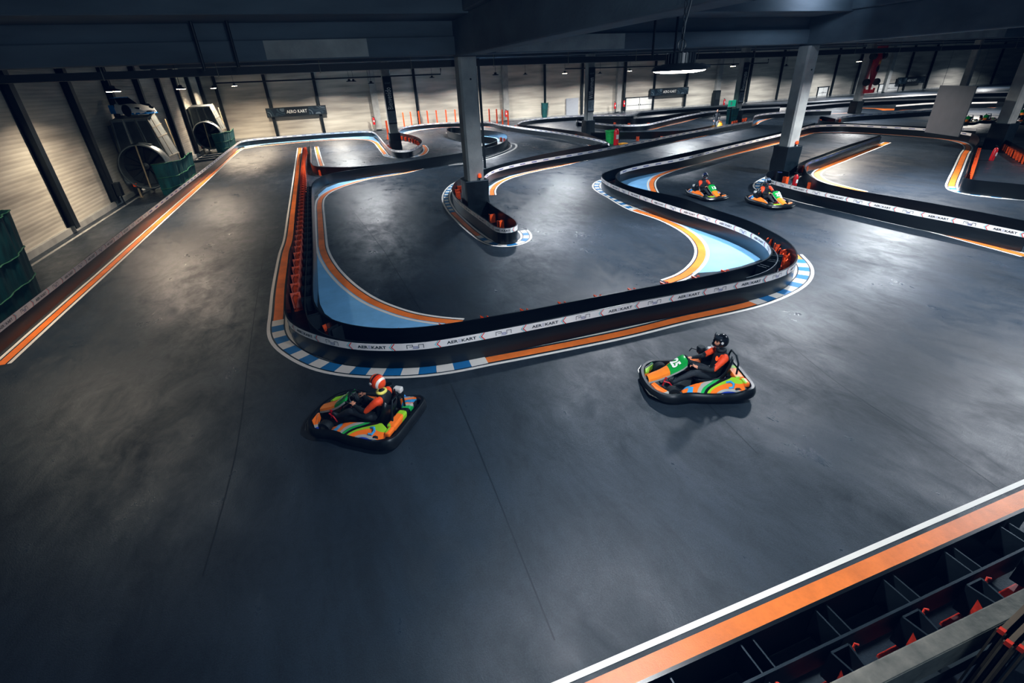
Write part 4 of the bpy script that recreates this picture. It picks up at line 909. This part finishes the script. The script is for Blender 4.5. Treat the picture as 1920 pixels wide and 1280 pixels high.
for sx, z, w_ in ((-1, .85, .26), (1, .85, .26), (-1, 3.05, .34), (1, 3.05, .34)):
    mb = MB(); mb.lathe([(.2, -w_/2), (.3, -w_/2), (.32, 0), (.3, w_/2), (.2, w_/2)], 20, (sx*.68, -.12, z), Matrix.Rotation(PI/2, 3, 'Y')); mb.build('wheel', M['rubber'], t, smooth=True)
    mb = MB(); mb.bar((0, -.1, z), (sx*.6, -.12, z), .04); mb.build('suspension_arm', M['black_metal'], t)
mb = MB(); mb.ell((0, -.36, 2.0), (.16, .1, .3)); mb.build('cockpit', M['dark_inside'], t, smooth=True)
mb = MB(); mb.box((.0, -.4, 2.55), (.2, .06, .4)); mb.build('air_intake', M['yellow_plastic'], t)

# ================================================================ FOREGROUND RAIL AND UPRIGHT FRAMES
t = thing('guard_rail', 'scratched galvanised guard rail crossing the bottom right corner', 'rail', (2.9, .84, 0), -.03)
mb = MB(); mb.box((1.2, 0, .99), (5.2, .11, .02)); mb.box((1.2, -.055, .86), (5.2, .012, .27)); mb.box((1.2, .055, .95), (5.2, .012, .09)); mb.build('beam', M['galv'], t, bevel=.004)
for x in (-1.0, .6, 2.2, 3.6):
    mb = MB(); mb.box((x, .02, .42), (.08, .06, .84)); mb.box((x, .02, .01), (.2, .16, .02)); mb.build('post', M['galv'], t)
mb = MB(); mb.box((1.2, -.03, .45), (5.2, .02, .2)); mb.build('lower_beam', M['sheet_dark'], t)
for k, (x_, y_, lb) in enumerate(((1880, 1180, 'upright dark steel frame with red corner, frontmost of the leaning three by the rail'), (1893, 1203, 'upright dark steel frame with red corner, middle of the leaning three by the rail'), (1917, 1213, 'upright dark steel frame with red corner, rearmost of the leaning three by the rail'))):
    q = fl(x_, y_, 1.25); t = thing('upright_frame', lb, 'frame', (q.x, q.y, 0), .12, 'upright steel frames beside the rail')
    mb = MB(); mb.box((.5, 0, 1.235), (1.0, .028, .03)); mb.build('top_tube', M['wood'], t)
    mb = MB(); mb.box((.012, .02, .61), (.02, .012, 1.22)); mb.box((.012, -.02, .61), (.02, .012, 1.22)); mb.build('side_tube', M['wood'], t)
    mb = MB(); mb.box((0, 0, 1.235), (.03, .034, .036)); mb.build('end_cap', M['red_steel'], t)
    mb = MB(); mb.box((.5, .0, .61), (.96, .008, 1.2)); mb.build('infill_sheet', M['black_metal'], t)

# ================================================================ KARTS
def kart_proto():
    t = thing('racing_kart', 'x', 'kart')
    half = [(.92, 0), (.915, .15), (.87, .36), (.76, .53), (.6, .62), (.42, .62), (.28, .575), (.14, .6), (-.1, .645), (-.45, .66), (-.75, .66), (-.88, .62), (-.93, .52), (-.935, .3), (-.935, 0)]
    loop = half+[(x, -y) for x, y in half[-2:0:-1]]; P_ = smooth_path(loop, .06, True); n = len(P_)
    mb = MB(); rings = []
    for i, p in enumerate(P_):
        tg = (P_[(i+1) % n]-P_[i-1]).normalized(); o_ = Vector((tg.y, -tg.x)); o_ = o_ if o_.dot(p) > 0 else -o_
        rear = max(0, min(1, (-p.x-.55)*4)); fr = max(0, min(1, (p.x-.55)*4))
        zt = .215+.07*rear-.01*fr; zb = .055+.03*rear
        prof = [(-.035, zb+.02), (-.02, zb), (.03, zb), (.055, zb+.04), (.06, (zb+zt)/2), (.045, zt-.03), (.02, zt), (-.03, zt), (-.04, zt-.02)]
        rings.append([Vector((p.x+o_.x*d_, p.y+o_.y*d_, z)) for d_, z in prof])
    rings.append(rings[0]); mb.loft(rings, caps=False); bp = mb.build('bumper_ring', M['bumper'], t, smooth=True)
    for s_ in (-1, 1):
        pl = [(.935, s_*.12, .12), (.895, s_*.40, .12), (.78, s_*.58, .13)]; mb = MB(); mb.tube([Vector(v)+Vector((.03, s_*.02, 0)) for v in pl], [.006, .016, .004], 6)
        mb.build('silver_flash', M['chrome'], bp, smooth=True)
    mb = MB(); mb.loft([[Vector((x, y, z)) for x, y in ((.86, 0), (.82, .3), (.6, .55), (.3, .5), (-.85, .56), (-.88, 0), (-.85, -.56), (.3, -.5), (.6, -.55), (.82, -.3))] for z in (.05, .075)]); mb.build('floor_tray', M['black_metal'], t)
    for s_ in (-1, 1):      # side pods
        mb = MB(); rings = []
        for x, w0, w1, z1, z2 in ((.34, .40, .52, .14, .15), (.24, .36, .575, .2, .19), (.05, .34, .6, .255, .215), (-.2, .34, .63, .30, .225), (-.45, .34, .64, .34, .23), (-.62, .36, .64, .37, .25), (-.74, .42, .62, .33, .25)):
            rings.append([Vector((x, s_*w0, .1)), Vector((x, s_*w0, z1)), Vector((x, s_*(w0+.4*(w1-w0)), (z1+z2)/2+.03)), Vector((x, s_*w1, z2)), Vector((x, s_*w1, .1))])
        mb.loft(rings); sp = mb.build('side_pod', LIV, t, smooth=True)
        mb = MB(); mb.tube([(-.45, s_*.45, .315), (-.52, s_*.47, .345), (-.56, s_*.52, .325), (-.53, s_*.57, .285), (-.46, s_*.56, .275)], .022, 6); mb.build('blue_swirl', mat('sky_swirl', SKY, .3) if s_ < 0 else bpy.data.materials['sky_swirl'], sp, smooth=True)
        mb = MB(); mb.loft([[Vector((x, s_*y, z)) for x, y, z in ((.84, .2, .2), (.80, .40, .2), (.62, .56, .2), (.60, .50, .21), (.72, .34, .225), (.78, .2, .23))], [Vector((x, s_*y, .1)) for x, y in ((.86, .2), (.82, .42), (.62, .58), (.6, .5), (.72, .34), (.78, .2))]]); mb.build('front_wing', LIV, t)
    mb = MB(); rings = []   # number fairing
    cr = [(.86, .215, .10), (.76, .255, .115), (.62, .31, .125), (.48, .385, .14), (.36, .465, .165), (.26, .545, .185), (.19, .6, .17), (.17, .605, .12)]
    for x, z, w_ in cr:
        rings.append([Vector((x, -w_, z-.05)), Vector((x, -w_*.9, z)), Vector((x, -w_*.4, z+.02)), Vector((x, w_*.4, z+.02)), Vector((x, w_*.9, z)), Vector((x, w_, z-.05))])
    n_lo = 4; mb.loft(rings[:n_lo], closed=False); nose = mb.build('nose_fairing', M['orange_body'], t, smooth=True)
    mb = MB(); mb.loft(rings[n_lo-1:], closed=False); mb.build('number_fairing', M['green_body'], t, smooth=True)
    for s_ in (-1, 1):
        mb = MB(); q = [Vector((x+.004, s_*(w_+.004), z-.06)) for x, z, w_ in cr[:-1]]+[Vector((x+.004, s_*(w_*.86), z+.006)) for x, z, w_ in cr[:-1]][::-1]; k_ = len(cr)-1
        vs = [Vector((x+.003, s_*(w_+.005), z-.085)) for x, z, w_ in cr[:-1]]+[Vector((x+.003, s_*(w_+.005), z-.045)) for x, z, w_ in cr[:-1]]
        mb.add(vs, [(i, i+1, k_+i+1, k_+i) for i in range(k_-1)]); mb.build('fairing_edge', M['grey_body'], nose, smooth=True)
    for x, y, r_, w_ in ((.5, .43, .13, .13), (.5, -.43, .13, .13), (-.62, .52, .14, .2), (-.62, -.52, .14, .2)):
        mb = MB(); mb.lathe([(r_*.5, -w_/2), (r_*.9, -w_/2), (r_, -w_*.32), (r_, w_*.32), (r_*.9, w_/2), (r_*.5, w_/2)], 22, (x, y, r_+.002), Matrix.Rotation(PI/2, 3, 'X'), cap=False); wh = mb.build('wheel', M['rubber'], t, smooth=True)
        mb = MB(); mb.lathe([(0, -w_*.3), (r_*.3, -w_*.34), (r_*.52, -w_*.46), (r_*.52, w_*.46), (r_*.3, w_*.34), (0, w_*.3)], 14, (x, y, r_), Matrix.Rotation(PI/2, 3, 'X')); mb.build('rim', M['rim'], wh, smooth=True)
    mb = MB(); rings = []
    for x, z, w_ in ((-.02, .12, .17), (-.12, .1, .2), (-.3, .09, .21), (-.46, .13, .21), (-.56, .25, .2), (-.62, .42, .19), (-.66, .56, .16)):
        rings.append([Vector((x+.05, -w_-.03, z+.15)), Vector((x, -w_, z+.05)), Vector((x-.02, -w_*.6, z)), Vector((x-.03, 0, z-.01)), Vector((x-.02, w_*.6, z)), Vector((x, w_, z+.05)), Vector((x+.05, w_+.03, z+.15))])
    mb.loft(rings, closed=False); so = mb.build('seat', M['bumper'], t, smooth=True); so.modifiers.new('thick', 'SOLIDIFY').thickness = .02
    wc = Vector((.075, 0, .515)); ax = Vector((-.8, 0, .6)).normalized(); e1 = Vector((0, 1, 0)); e2 = ax.cross(e1)
    mb = MB(); mb.tube([wc+e1*.155*math.cos(2*PI*k/28)+e2*.155*math.sin(2*PI*k/28) for k in range(28)], .016, 8, closed=True)
    for a_ in (PI/2, PI/2+2.1, PI/2-2.1): mb.bar(wc, wc+e1*.155*math.cos(a_)-e2*.155*math.sin(a_), .03, .01)
    mb.lathe([(.05, -.01), (.05, .02), (0, .025)], 14, wc, ax.to_track_quat('Z', 'Y').to_matrix()); sw = mb.build('steering_wheel', M['black_metal'], t, smooth=True)
    mb = MB(); mb.tube([wc, wc-ax*.45], .015, 8); mb.build('steering_column', M['chrome'], t)
    mb = MB()
    for s_ in (-1, 1):
        mb.tube([(.8, s_*.2, .1), (.45, s_*.3, .09), (.1, s_*.28, .09), (-.85, s_*.3, .1)], .015, 6); mb.tube([(.45, s_*.1, .1), (.3, s_*.12, .42)], .01, 6)
    mb.tube([(-.62, -.6, .14), (-.62, .6, .14)], .018, 8); mb.build('chassis_tubes', M['black_metal'], t)
    for s_ in (-1, 1):
        mb = MB(); mb.bar((.6, s_*.14, .1), (.56, s_*.14, .28), .02); mb.bar((.555, s_*.11, .27), (.555, s_*.17, .28), .03); mb.tube([(.42, s_*.22, .1), (.5, s_*.2, .2), (.6, s_*.17, .22)], .014, 6); mb.build('pedal', M['red_plastic'], t)
    mb = MB(); mb.box((-.42, -.42, .3), (.3, .2, .26)); mb.box((-.42, -.42, .46), (.22, .16, .08)); mb.build('engine', M['black_metal'], t, bevel=.02)
    mb = MB(); mb.lathe([(.075, 0), (.085, .02), (.085, .11), (.07, .13), (0, .13)], 14, (-.3, -.47, .44)); mb.tube([(-.22, -.47, .5), (-.12, -.5, .53), (-.08, -.5, .46)], .012, 6); mb.build('air_filter', M['black_metal'], t, smooth=True)
    mb = MB(); mb.box((-.5, -.45, .5), (.16, .12, .1)); mb.build('white_tank', M['white'], t, bevel=.025)
    mb = MB(); mb.box((-.76, 0, .28), (.16, .7, .12)); mb.box((-.8, .45, .3), (.1, .2, .1)); mb.build('rear_cover', LIV, t, bevel=.03)
    mb = MB(); mb.tube([(-.72, -.24, .12), (-.74, -.2, .55), (-.72, -.1, .68), (-.72, .1, .68), (-.74, .2, .55), (-.72, .24, .12)], .018, 8); mb.build('roll_hoop', M['black_metal'], t, smooth=True)
    return t
def number_on(t, txt):
    vs, fs, wd = text_geo(txt, .19, bold=.009); mb = MB(); a_ = Vector((.47, 0, .412)); b_ = Vector((.24, 0, .578)); d_ = (b_-a_).normalized(); nn = Vector((d_.z*-1*-1, 0, -d_.x)); nn = Vector((.58, 0, .81))
    c_ = (a_+b_)/2+nn*.014; up = Vector((-.81, 0, .58)); rt = Vector((0, 1, 0))
    mb.add([c_+up*(v.y-.06)*1.15+rt*(v.x-wd/2)*1.25 for v in vs], fs); mb.build('number', M['number'], t)
KP = kart_proto(); karts = []
for k, (x, y, ang, num, lb) in enumerate(((4.87, 5.22, 160.6, '25', 'kart number 25 with green number fairing, heading left in the middle of the picture'),
                           (-.2, 6.36, 142.5, '24', 'kart with orange-helmeted driver, nearest to the left, turning under the kerb'),
                           (*fl(1326, 370), -97, '13', 'farther kart with green number fairing, left one of the pair beside the second pillar'),
                           (*fl(1444, 384), -97, '22', 'farther kart with green number fairing, right one of the pair beside the second pillar'))):
    o = KP if k == 0 else dup(KP); o.location = (x, y, 0); o.rotation_euler = (0, 0, math.radians(ang)); o['label'] = lb; o['group'] = 'karts driving on the track'; o.scale = (.84,)*3; karts.append((o, num))
PARK = []
for x_, y_, a_, lb in ((1812, 232, 200, 'parked kart right behind the hanging grey board'), (1846, 229, 200, 'parked kart against the left side of the far right pillar'), (1890, 228, 215, 'parked kart just right of the far right pillar, lower one'), (1912, 219, 215, 'parked kart at the right frame edge behind the others'), (1926, 232, 215, 'parked kart cut by the right frame edge')):
    q = fl(x_, y_); o = dup(KP); o.location = (q.x, q.y, 0); o.rotation_euler = (0, 0, math.radians(a_)); o['label'] = lb; o['group'] = 'parked karts at the right'
for o, num in karts: number_on(o, num)
# ================================================================ PEOPLE
def skin_mesh(chains, roots_first=True, sub=2):
    """chains: list of (verts[(co, r)], edges); each a connected skeleton rooted at its vertex 0 -> evaluated verts/faces"""
    V = []; E_ = []; Rr = []; roots = []
    for vs, es in chains:
        o_ = len(V); roots.append(o_)
        for co_, r in vs: V.append(co_); Rr.append(r)
        E_ += [(a_+o_, b_+o_) for a_, b_ in es]
    me = bpy.data.meshes.new('sk'); me.from_pydata([tuple(v) for v in V], E_, [])
    ob = bpy.data.objects.new('sk', me); COL.objects.link(ob)
    md = ob.modifiers.new('s', 'SKIN'); md.use_smooth_shade = True; md.branch_smoothing = .4
    sk = me.skin_vertices[0].data
    for i, r in enumerate(Rr):
        sk[i].radius = r if isinstance(r, tuple) else (r, r); sk[i].use_root = i in roots
    sd = ob.modifiers.new('d', 'SUBSURF'); sd.levels = sub; sd.render_levels = sub
    dg = bpy.context.evaluated_depsgraph_get(); dg.update()
    m2 = bpy.data.meshes.new_from_object(ob.evaluated_get(dg))
    vs = [v.co.copy() for v in m2.vertices]; fs = [tuple(p.vertices) for p in m2.polygons]
    bpy.data.objects.remove(ob); bpy.data.meshes.remove(me); bpy.data.meshes.remove(m2)
    return vs, fs
def seg_d(p, a_, b_):
    ab = b_-a_; t = max(0, min(1, (p-a_).dot(ab)/max(ab.length_squared, 1e-9))); return (p-(a_+ab*t)).length
def make_person(name, label, loc, rz, scale, J, mats, hand_dir, helmet=None, group=None, head_yaw=0., visor=True):
    """J: joints dict in local metres (x forward, y left, z up); mats: region -> material name"""
    t = thing(name, label, 'person', loc, rz, group); t.scale = (scale,)*3
    v = lambda k: Vector(J[k])
    ids = {}; vs = []
    def av(k, co_, r): ids[k] = len(vs); vs.append((Vector(co_), r)); return ids[k]
    av('pel', v('pel'), (.155, .12)); av('wai', v('pel').lerp(v('che'), .45), (.15, .11)); av('che', v('che'), (.17, .12)); av('nkb', v('nkb'), (.075, .07)); av('hdb', v('hdb'), .055)
    es = [(0, 1), (1, 2), (2, 3), (3, 4)]
    for s_ in 'lr':
        a_ = av('sh'+s_, v('sh'+s_), .075); b_ = av('ue'+s_, v('sh'+s_).lerp(v('el'+s_), .5), .06); c_ = av('el'+s_, v('el'+s_), .052); d_ = av('fa'+s_, v('el'+s_).lerp(v('wr'+s_), .5), .045); e_ = av('wr'+s_, v('wr'+s_), (.03, .026)); f_ = av('ha'+s_, v('ha'+s_), (.04, .02))
        es += [(2, a_), (a_, b_), (b_, c_), (c_, d_), (d_, e_), (e_, f_)]
        h_ = av('hi'+s_, v('hi'+s_), .105); h2 = av('th'+s_, v('hi'+s_).lerp(v('kn'+s_), .5), .09); k_ = av('kn'+s_, v('kn'+s_), .068); c2 = av('ca'+s_, v('kn'+s_).lerp(v('an'+s_), .4), .062); an = av('an'+s_, v('an'+s_), .042); to = av('to'+s_, v('to'+s_), (.045, .032))
        es += [(0, h_), (h_, h2), (h2, k_), (k_, c2), (c2, an), (an, to)]
    chains = [(vs, es)]
    for s_ in 'lr':      # five fingers each, rooted inside the palm
        w_, h_ = v('wr'+s_), v('ha'+s_); f_ = (h_-w_).normalized(); cd = Vector(hand_dir[s_]).normalized(); sd = f_.cross(cd).normalized(); cd = sd.cross(f_).normalized()
        for q, (o_, L_, r_) in enumerate(((-.03, .070, .0085), (-.01, .080, .009), (.011, .075, .0088), (.031, .058, .0078))):
            b0 = h_+sd*o_*.9-f_*.01; b1 = h_+sd*o_+f_*.035; b2 = b1+(f_*.55+cd*.75)*L_*.5; b3 = b2+(cd*.9-f_*.3)*L_*.5
            chains.append(([(b0, r_*1.15), (b1, r_*1.1), (b2, r_), (b3, r_*.85)], [(0, 1), (1, 2), (2, 3)]))
        th = -1 if s_ == 'l' else 1
        b0 = w_.lerp(h_, .6)+sd*.02*th; b1 = b0+sd*.035*th+f_*.025+cd*.01; b2 = b1+(f_*.8+cd*.6)*.03; b3 = b2+(f_*.5+cd*.8)*.026
        chains.append(([(b0, .012), (b1, .011), (b2, .0095), (b3, .008)], [(0, 1), (1, 2), (2, 3)]))
    V_, F_ = skin_mesh(chains)
    names = ['torso', 'sleeve', 'leg', 'skin', 'foot', 'shoulder']
    segs = [(v('pel'), v('che'), 0, .15), (v('che'), v('nkb'), 0, .12), (v('nkb'), v('hdb'), 3, .05)]
    for s_ in 'lr':
        mid = v('sh'+s_).lerp(v('el'+s_), .62)
        segs += [(v('che').lerp(v('sh'+s_), .75), mid, 5, .075), (mid, v('wr'+s_).lerp(v('el'+s_), .08), 1, .05), (v('wr'+s_), v('ha'+s_)+(v('ha'+s_)-v('wr'+s_)).normalized()*.1, 3, .04), (v('hi'+s_), v('kn'+s_), 2, .095), (v('kn'+s_), v('an'+s_).lerp(v('kn'+s_), .12), 2, .06), (v('an'+s_), v('to'+s_), 4, .045)]
    def reg(p): return min(segs, key=lambda q: seg_d(p, q[0], q[1])-q[3])[2]
    mb = MB(); pos = [reg(sum((V_[i] for i in f), Vector())/len(f)) for f in F_]
    o0 = len(mb.v); mb.v += [tuple(p) for p in V_]; mb.f += F_; mb.m += pos
    # head with a face
    hc = v('hdc'); Rh = Matrix.Rotation(head_yaw, 3, 'Z')
    hv = []; nN, nK = 20, 14
    for i in range(nK+1):
        th = PI*i/nK
        for j in range(nN):
            ph = 2*PI*j/nN; d_ = Vector((math.sin(th)*math.cos(ph), math.sin(th)*math.sin(ph), math.cos(th)))
            r = Vector((.097*d_.x, .076*d_.y, .118*d_.z))
            if d_.z < -.2 and d_.x < .2: r.x *= .8; r.y *= .85
            if d_.z < -.3: r.y *= .82
            if d_.x > .8 and -.35 < d_.z < .1 and abs(d_.y) < .2: r.x += .022
            hv.append(Rh @ r+hc)
    hf = [(i*nN+j, (i+1)*nN+j, (i+1)*nN+(j+1) % nN, i*nN+(j+1) % nN) for i in range(nK) for j in range(nN)]
    mb.add(hv, hf, 3)
    for s_ in (-1, 1):
        mb.ell(Rh @ Vector((.086, s_*.03, .012))+hc, (.012, .015, .009), 10, 6, 6, Rh); mb.ell(Rh @ Vector((0, s_*.078, -.01))+hc, (.022, .012, .034), 10, 6, 3, Rh)
        mb.bar(Rh @ Vector((.092, s_*.016, .034))+hc, Rh @ Vector((.084, s_*.046, .032))+hc, .006, .008, 7)
    mb.ell(Rh @ Vector((.098, 0, -.02))+hc, (.02, .013, .024), 10, 8, 3, Rh); mb.ell(Rh @ Vector((.084, 0, -.06))+hc, (.01, .024, .007), 10, 6, 8, Rh)
    ml = [M[mats[k]] for k in names]+[M['eye'], M['hair'], M['lips']]
    bo = mb.build('body', ml, t, smooth=True)
    if helmet:
        hm, vm, opened = helmet
        Rx = (.148, .122, .142); n1, n2 = 36, 24; mb = MB(); hv = []; mbv = MB(); vv = []
        for i in range(n2+1):
            th = PI*i/n2
            for j in range(n1):
                ph = 2*PI*j/n1-PI; d_ = Vector((math.sin(th)*math.cos(ph), math.sin(th)*math.sin(ph), math.cos(th)))
                r = Vector((Rx[0]*d_.x, Rx[1]*d_.y, Rx[2]*d_.z))
                if d_.z < -.55: r.z = -Rx[2]*.55-(abs(d_.z)-.55)*.05*Rx[2]; r.x *= 1.0; r.y *= 1.0
                if d_.x > .3 and d_.z < -.1: r.x += .02
                hv.append(Rh @ r+hc+Vector((0, 0, .012))); vv.append(Rh @ (r*1.015)+hc+Vector((0, 0, .012)))
        ff = []; fv = []
        for i in range(n2):
            for j in range(n1):
                th = PI*(i+.5)/n2; ph = 2*PI*(j+.5)/n1-PI; q = (i*n1+j, (i+1)*n1+j, (i+1)*n1+(j+1) % n1, i*n1+(j+1) % n1)
                if abs(ph) < 1.05 and -.34 < math.cos(th) < .36: fv.append(q)
                elif math.cos(th) > -.9: ff.append(q)
        mb.add(hv, ff); ho = mb.build('helmet', M[hm], t, smooth=True); ho.modifiers.new('thick', 'SOLIDIFY').thickness = .01
        if not opened:
            mbv.add(vv, fv); mbv.build('visor', M[vm], ho, smooth=True)
        else:
            mbv.add([x+Rh @ Vector((-.03, 0, .0))+Vector((0, 0, .085)) for x in [Rh @ ((Rh.inverted() @ (y_-hc))*1.05)+hc for y_ in vv]], fv[:len(fv)//2]); mbv.build('visor', M[vm], ho, smooth=True)
        mb = MB()
        for s_ in (-1, 1): mb.lathe([(.024, 0), (.024, .012), (0, .012)], 12, Rh @ Vector((.04, s_*.121, .03))+hc, Rh @ Matrix.Rotation(-s_*PI/2, 3, 'X'))
        mb.box(Rh @ Vector((.155, 0, -.085))+hc, (.012, .07, .02), rot=Rh); mb.build('helmet_fitting', M['white'], ho)
    return t, bo
SIT = dict(pel=(-.40, 0, .24), che=(-.50, 0, .56), nkb=(-.49, 0, .74), hdb=(-.46, 0, .82), hdc=(-.43, 0, .93))
for s_, k in (('l', 1), ('r', -1)):
    SIT.update({'sh'+s_: (-.48, k*.195, .68), 'el'+s_: (-.25, k*.27, .47), 'wr'+s_: (-.0, k*.185, .50), 'ha'+s_: (.06, k*.15, .525), 'hi'+s_: (-.36, k*.1, .23), 'kn'+s_: (.08, k*.2, .40), 'an'+s_: (.42, k*.17, .19), 'to'+s_: (.52, k*.16, .27)})
DR = dict(torso='suit', sleeve='suit', leg='trousers', skin='skin', foot='shoe_dark', shoulder='suit_orange')
HD = dict(l=(.5, -.2, -.8), r=(.5, .2, -.8))
info = (('driver of kart 25, black open helmet showing the face, black suit with orange shoulders', ('helmet_black', 'visor_clear', True), .12, DR),
        ('driver in orange and white helmet with yellow collar, in the leftmost kart', ('helmet_orange', 'visor', False), -.25, dict(DR, shoulder='suit_orange')),
        ('driver in blue and yellow helmet, in the left kart of the farther pair', ('helmet_yellow', 'visor', False), 0., DR),
        ('driver in silver blue helmet, in the right kart of the farther pair', ('helmet_silver', 'visor', False), 0., DR))
for (ko, num), (lb, hm, yaw, mt) in zip(karts, info):
    t, bo = make_person('person', lb, ko.location, ko.rotation_euler.z, .84, SIT, mt, HD, hm, 'kart drivers', yaw)
    mb = MB(); mb.tube([Vector(SIT['nkb'])+Vector((.02+.066*math.cos(2*PI*k/20), .076*math.sin(2*PI*k/20), .02)) for k in range(20)], .03, 8, closed=True)
    mb.build('collar', M['yellow'] if num == '24' else M['suit'], t, smooth=True)
    if num in ('24', '25'):
        mb = MB(); mb.lathe([(.045, 0), (.045, .006), (0, .006)], 14, Vector(SIT['che'])+Vector((.125, .09, .06)), Matrix.Rotation(PI/2-.2, 3, 'Y')); mb.build('chest_badge', M['amber'] if num == '25' else M['white'], t)
# marshal standing on the track
STD = dict(pel=(0, 0, .92), che=(.0, 0, 1.3), nkb=(0, 0, 1.46), hdb=(.01, 0, 1.52), hdc=(.03, 0, 1.64))
for s_, k in (('l', 1), ('r', -1)):
    STD.update({'sh'+s_: (0, k*.19, 1.4), 'el'+s_: (-.03, k*.26, 1.12), 'wr'+s_: (.1, k*.24, .9), 'ha'+s_: (.14, k*.23, .84), 'hi'+s_: (0, k*.1, .88), 'kn'+s_: (.06*k, k*.12, .47), 'an'+s_: (.0+.1*k, k*.13, .07), 'to'+s_: (.14+.1*k, k*.15, .035)})
q = fl(1340, 246); make_person('person', 'person in dark jacket and grey trousers standing behind the barrier beyond the green bin', (q.x, q.y, 0), -2.2, .93, STD, dict(torso='suit', sleeve='suit', leg='jeans', skin='skin', foot='shoe', shoulder='suit'), dict(l=(0, -1, 0), r=(0, 1, 0)), None, None)
p_ = [o for o in bpy.data.objects if o.name.startswith('person') and 'marshal' not in o.get('label', '') and o.get('label', '').startswith('person in dark')][0]
mb = MB(); mb.ell((STD['hdc'][0]-.015, 0, 1.665), (.1, .088, .105), 16, 10); mb.build('hair', M['hair'], p_, smooth=True)
q2 = fl(1343, 247); t = thing('yellow_bag', 'yellow sack on the floor next to the standing person', 'bag', (q2.x+.5, q2.y+.25, 0)); mb = MB()
mb.loft([[Vector((r_*math.cos(2*PI*j/14)*(1+.1*math.sin(3*j)), r_*.8*math.sin(2*PI*j/14), z)) for j in range(14)] for z, r_ in ((0, .24), (.15, .3), (.4, .27), (.6, .17), (.68, .08), (.74, .12))]); mb.build('sack', M['yellow_plastic'], t, smooth=True)
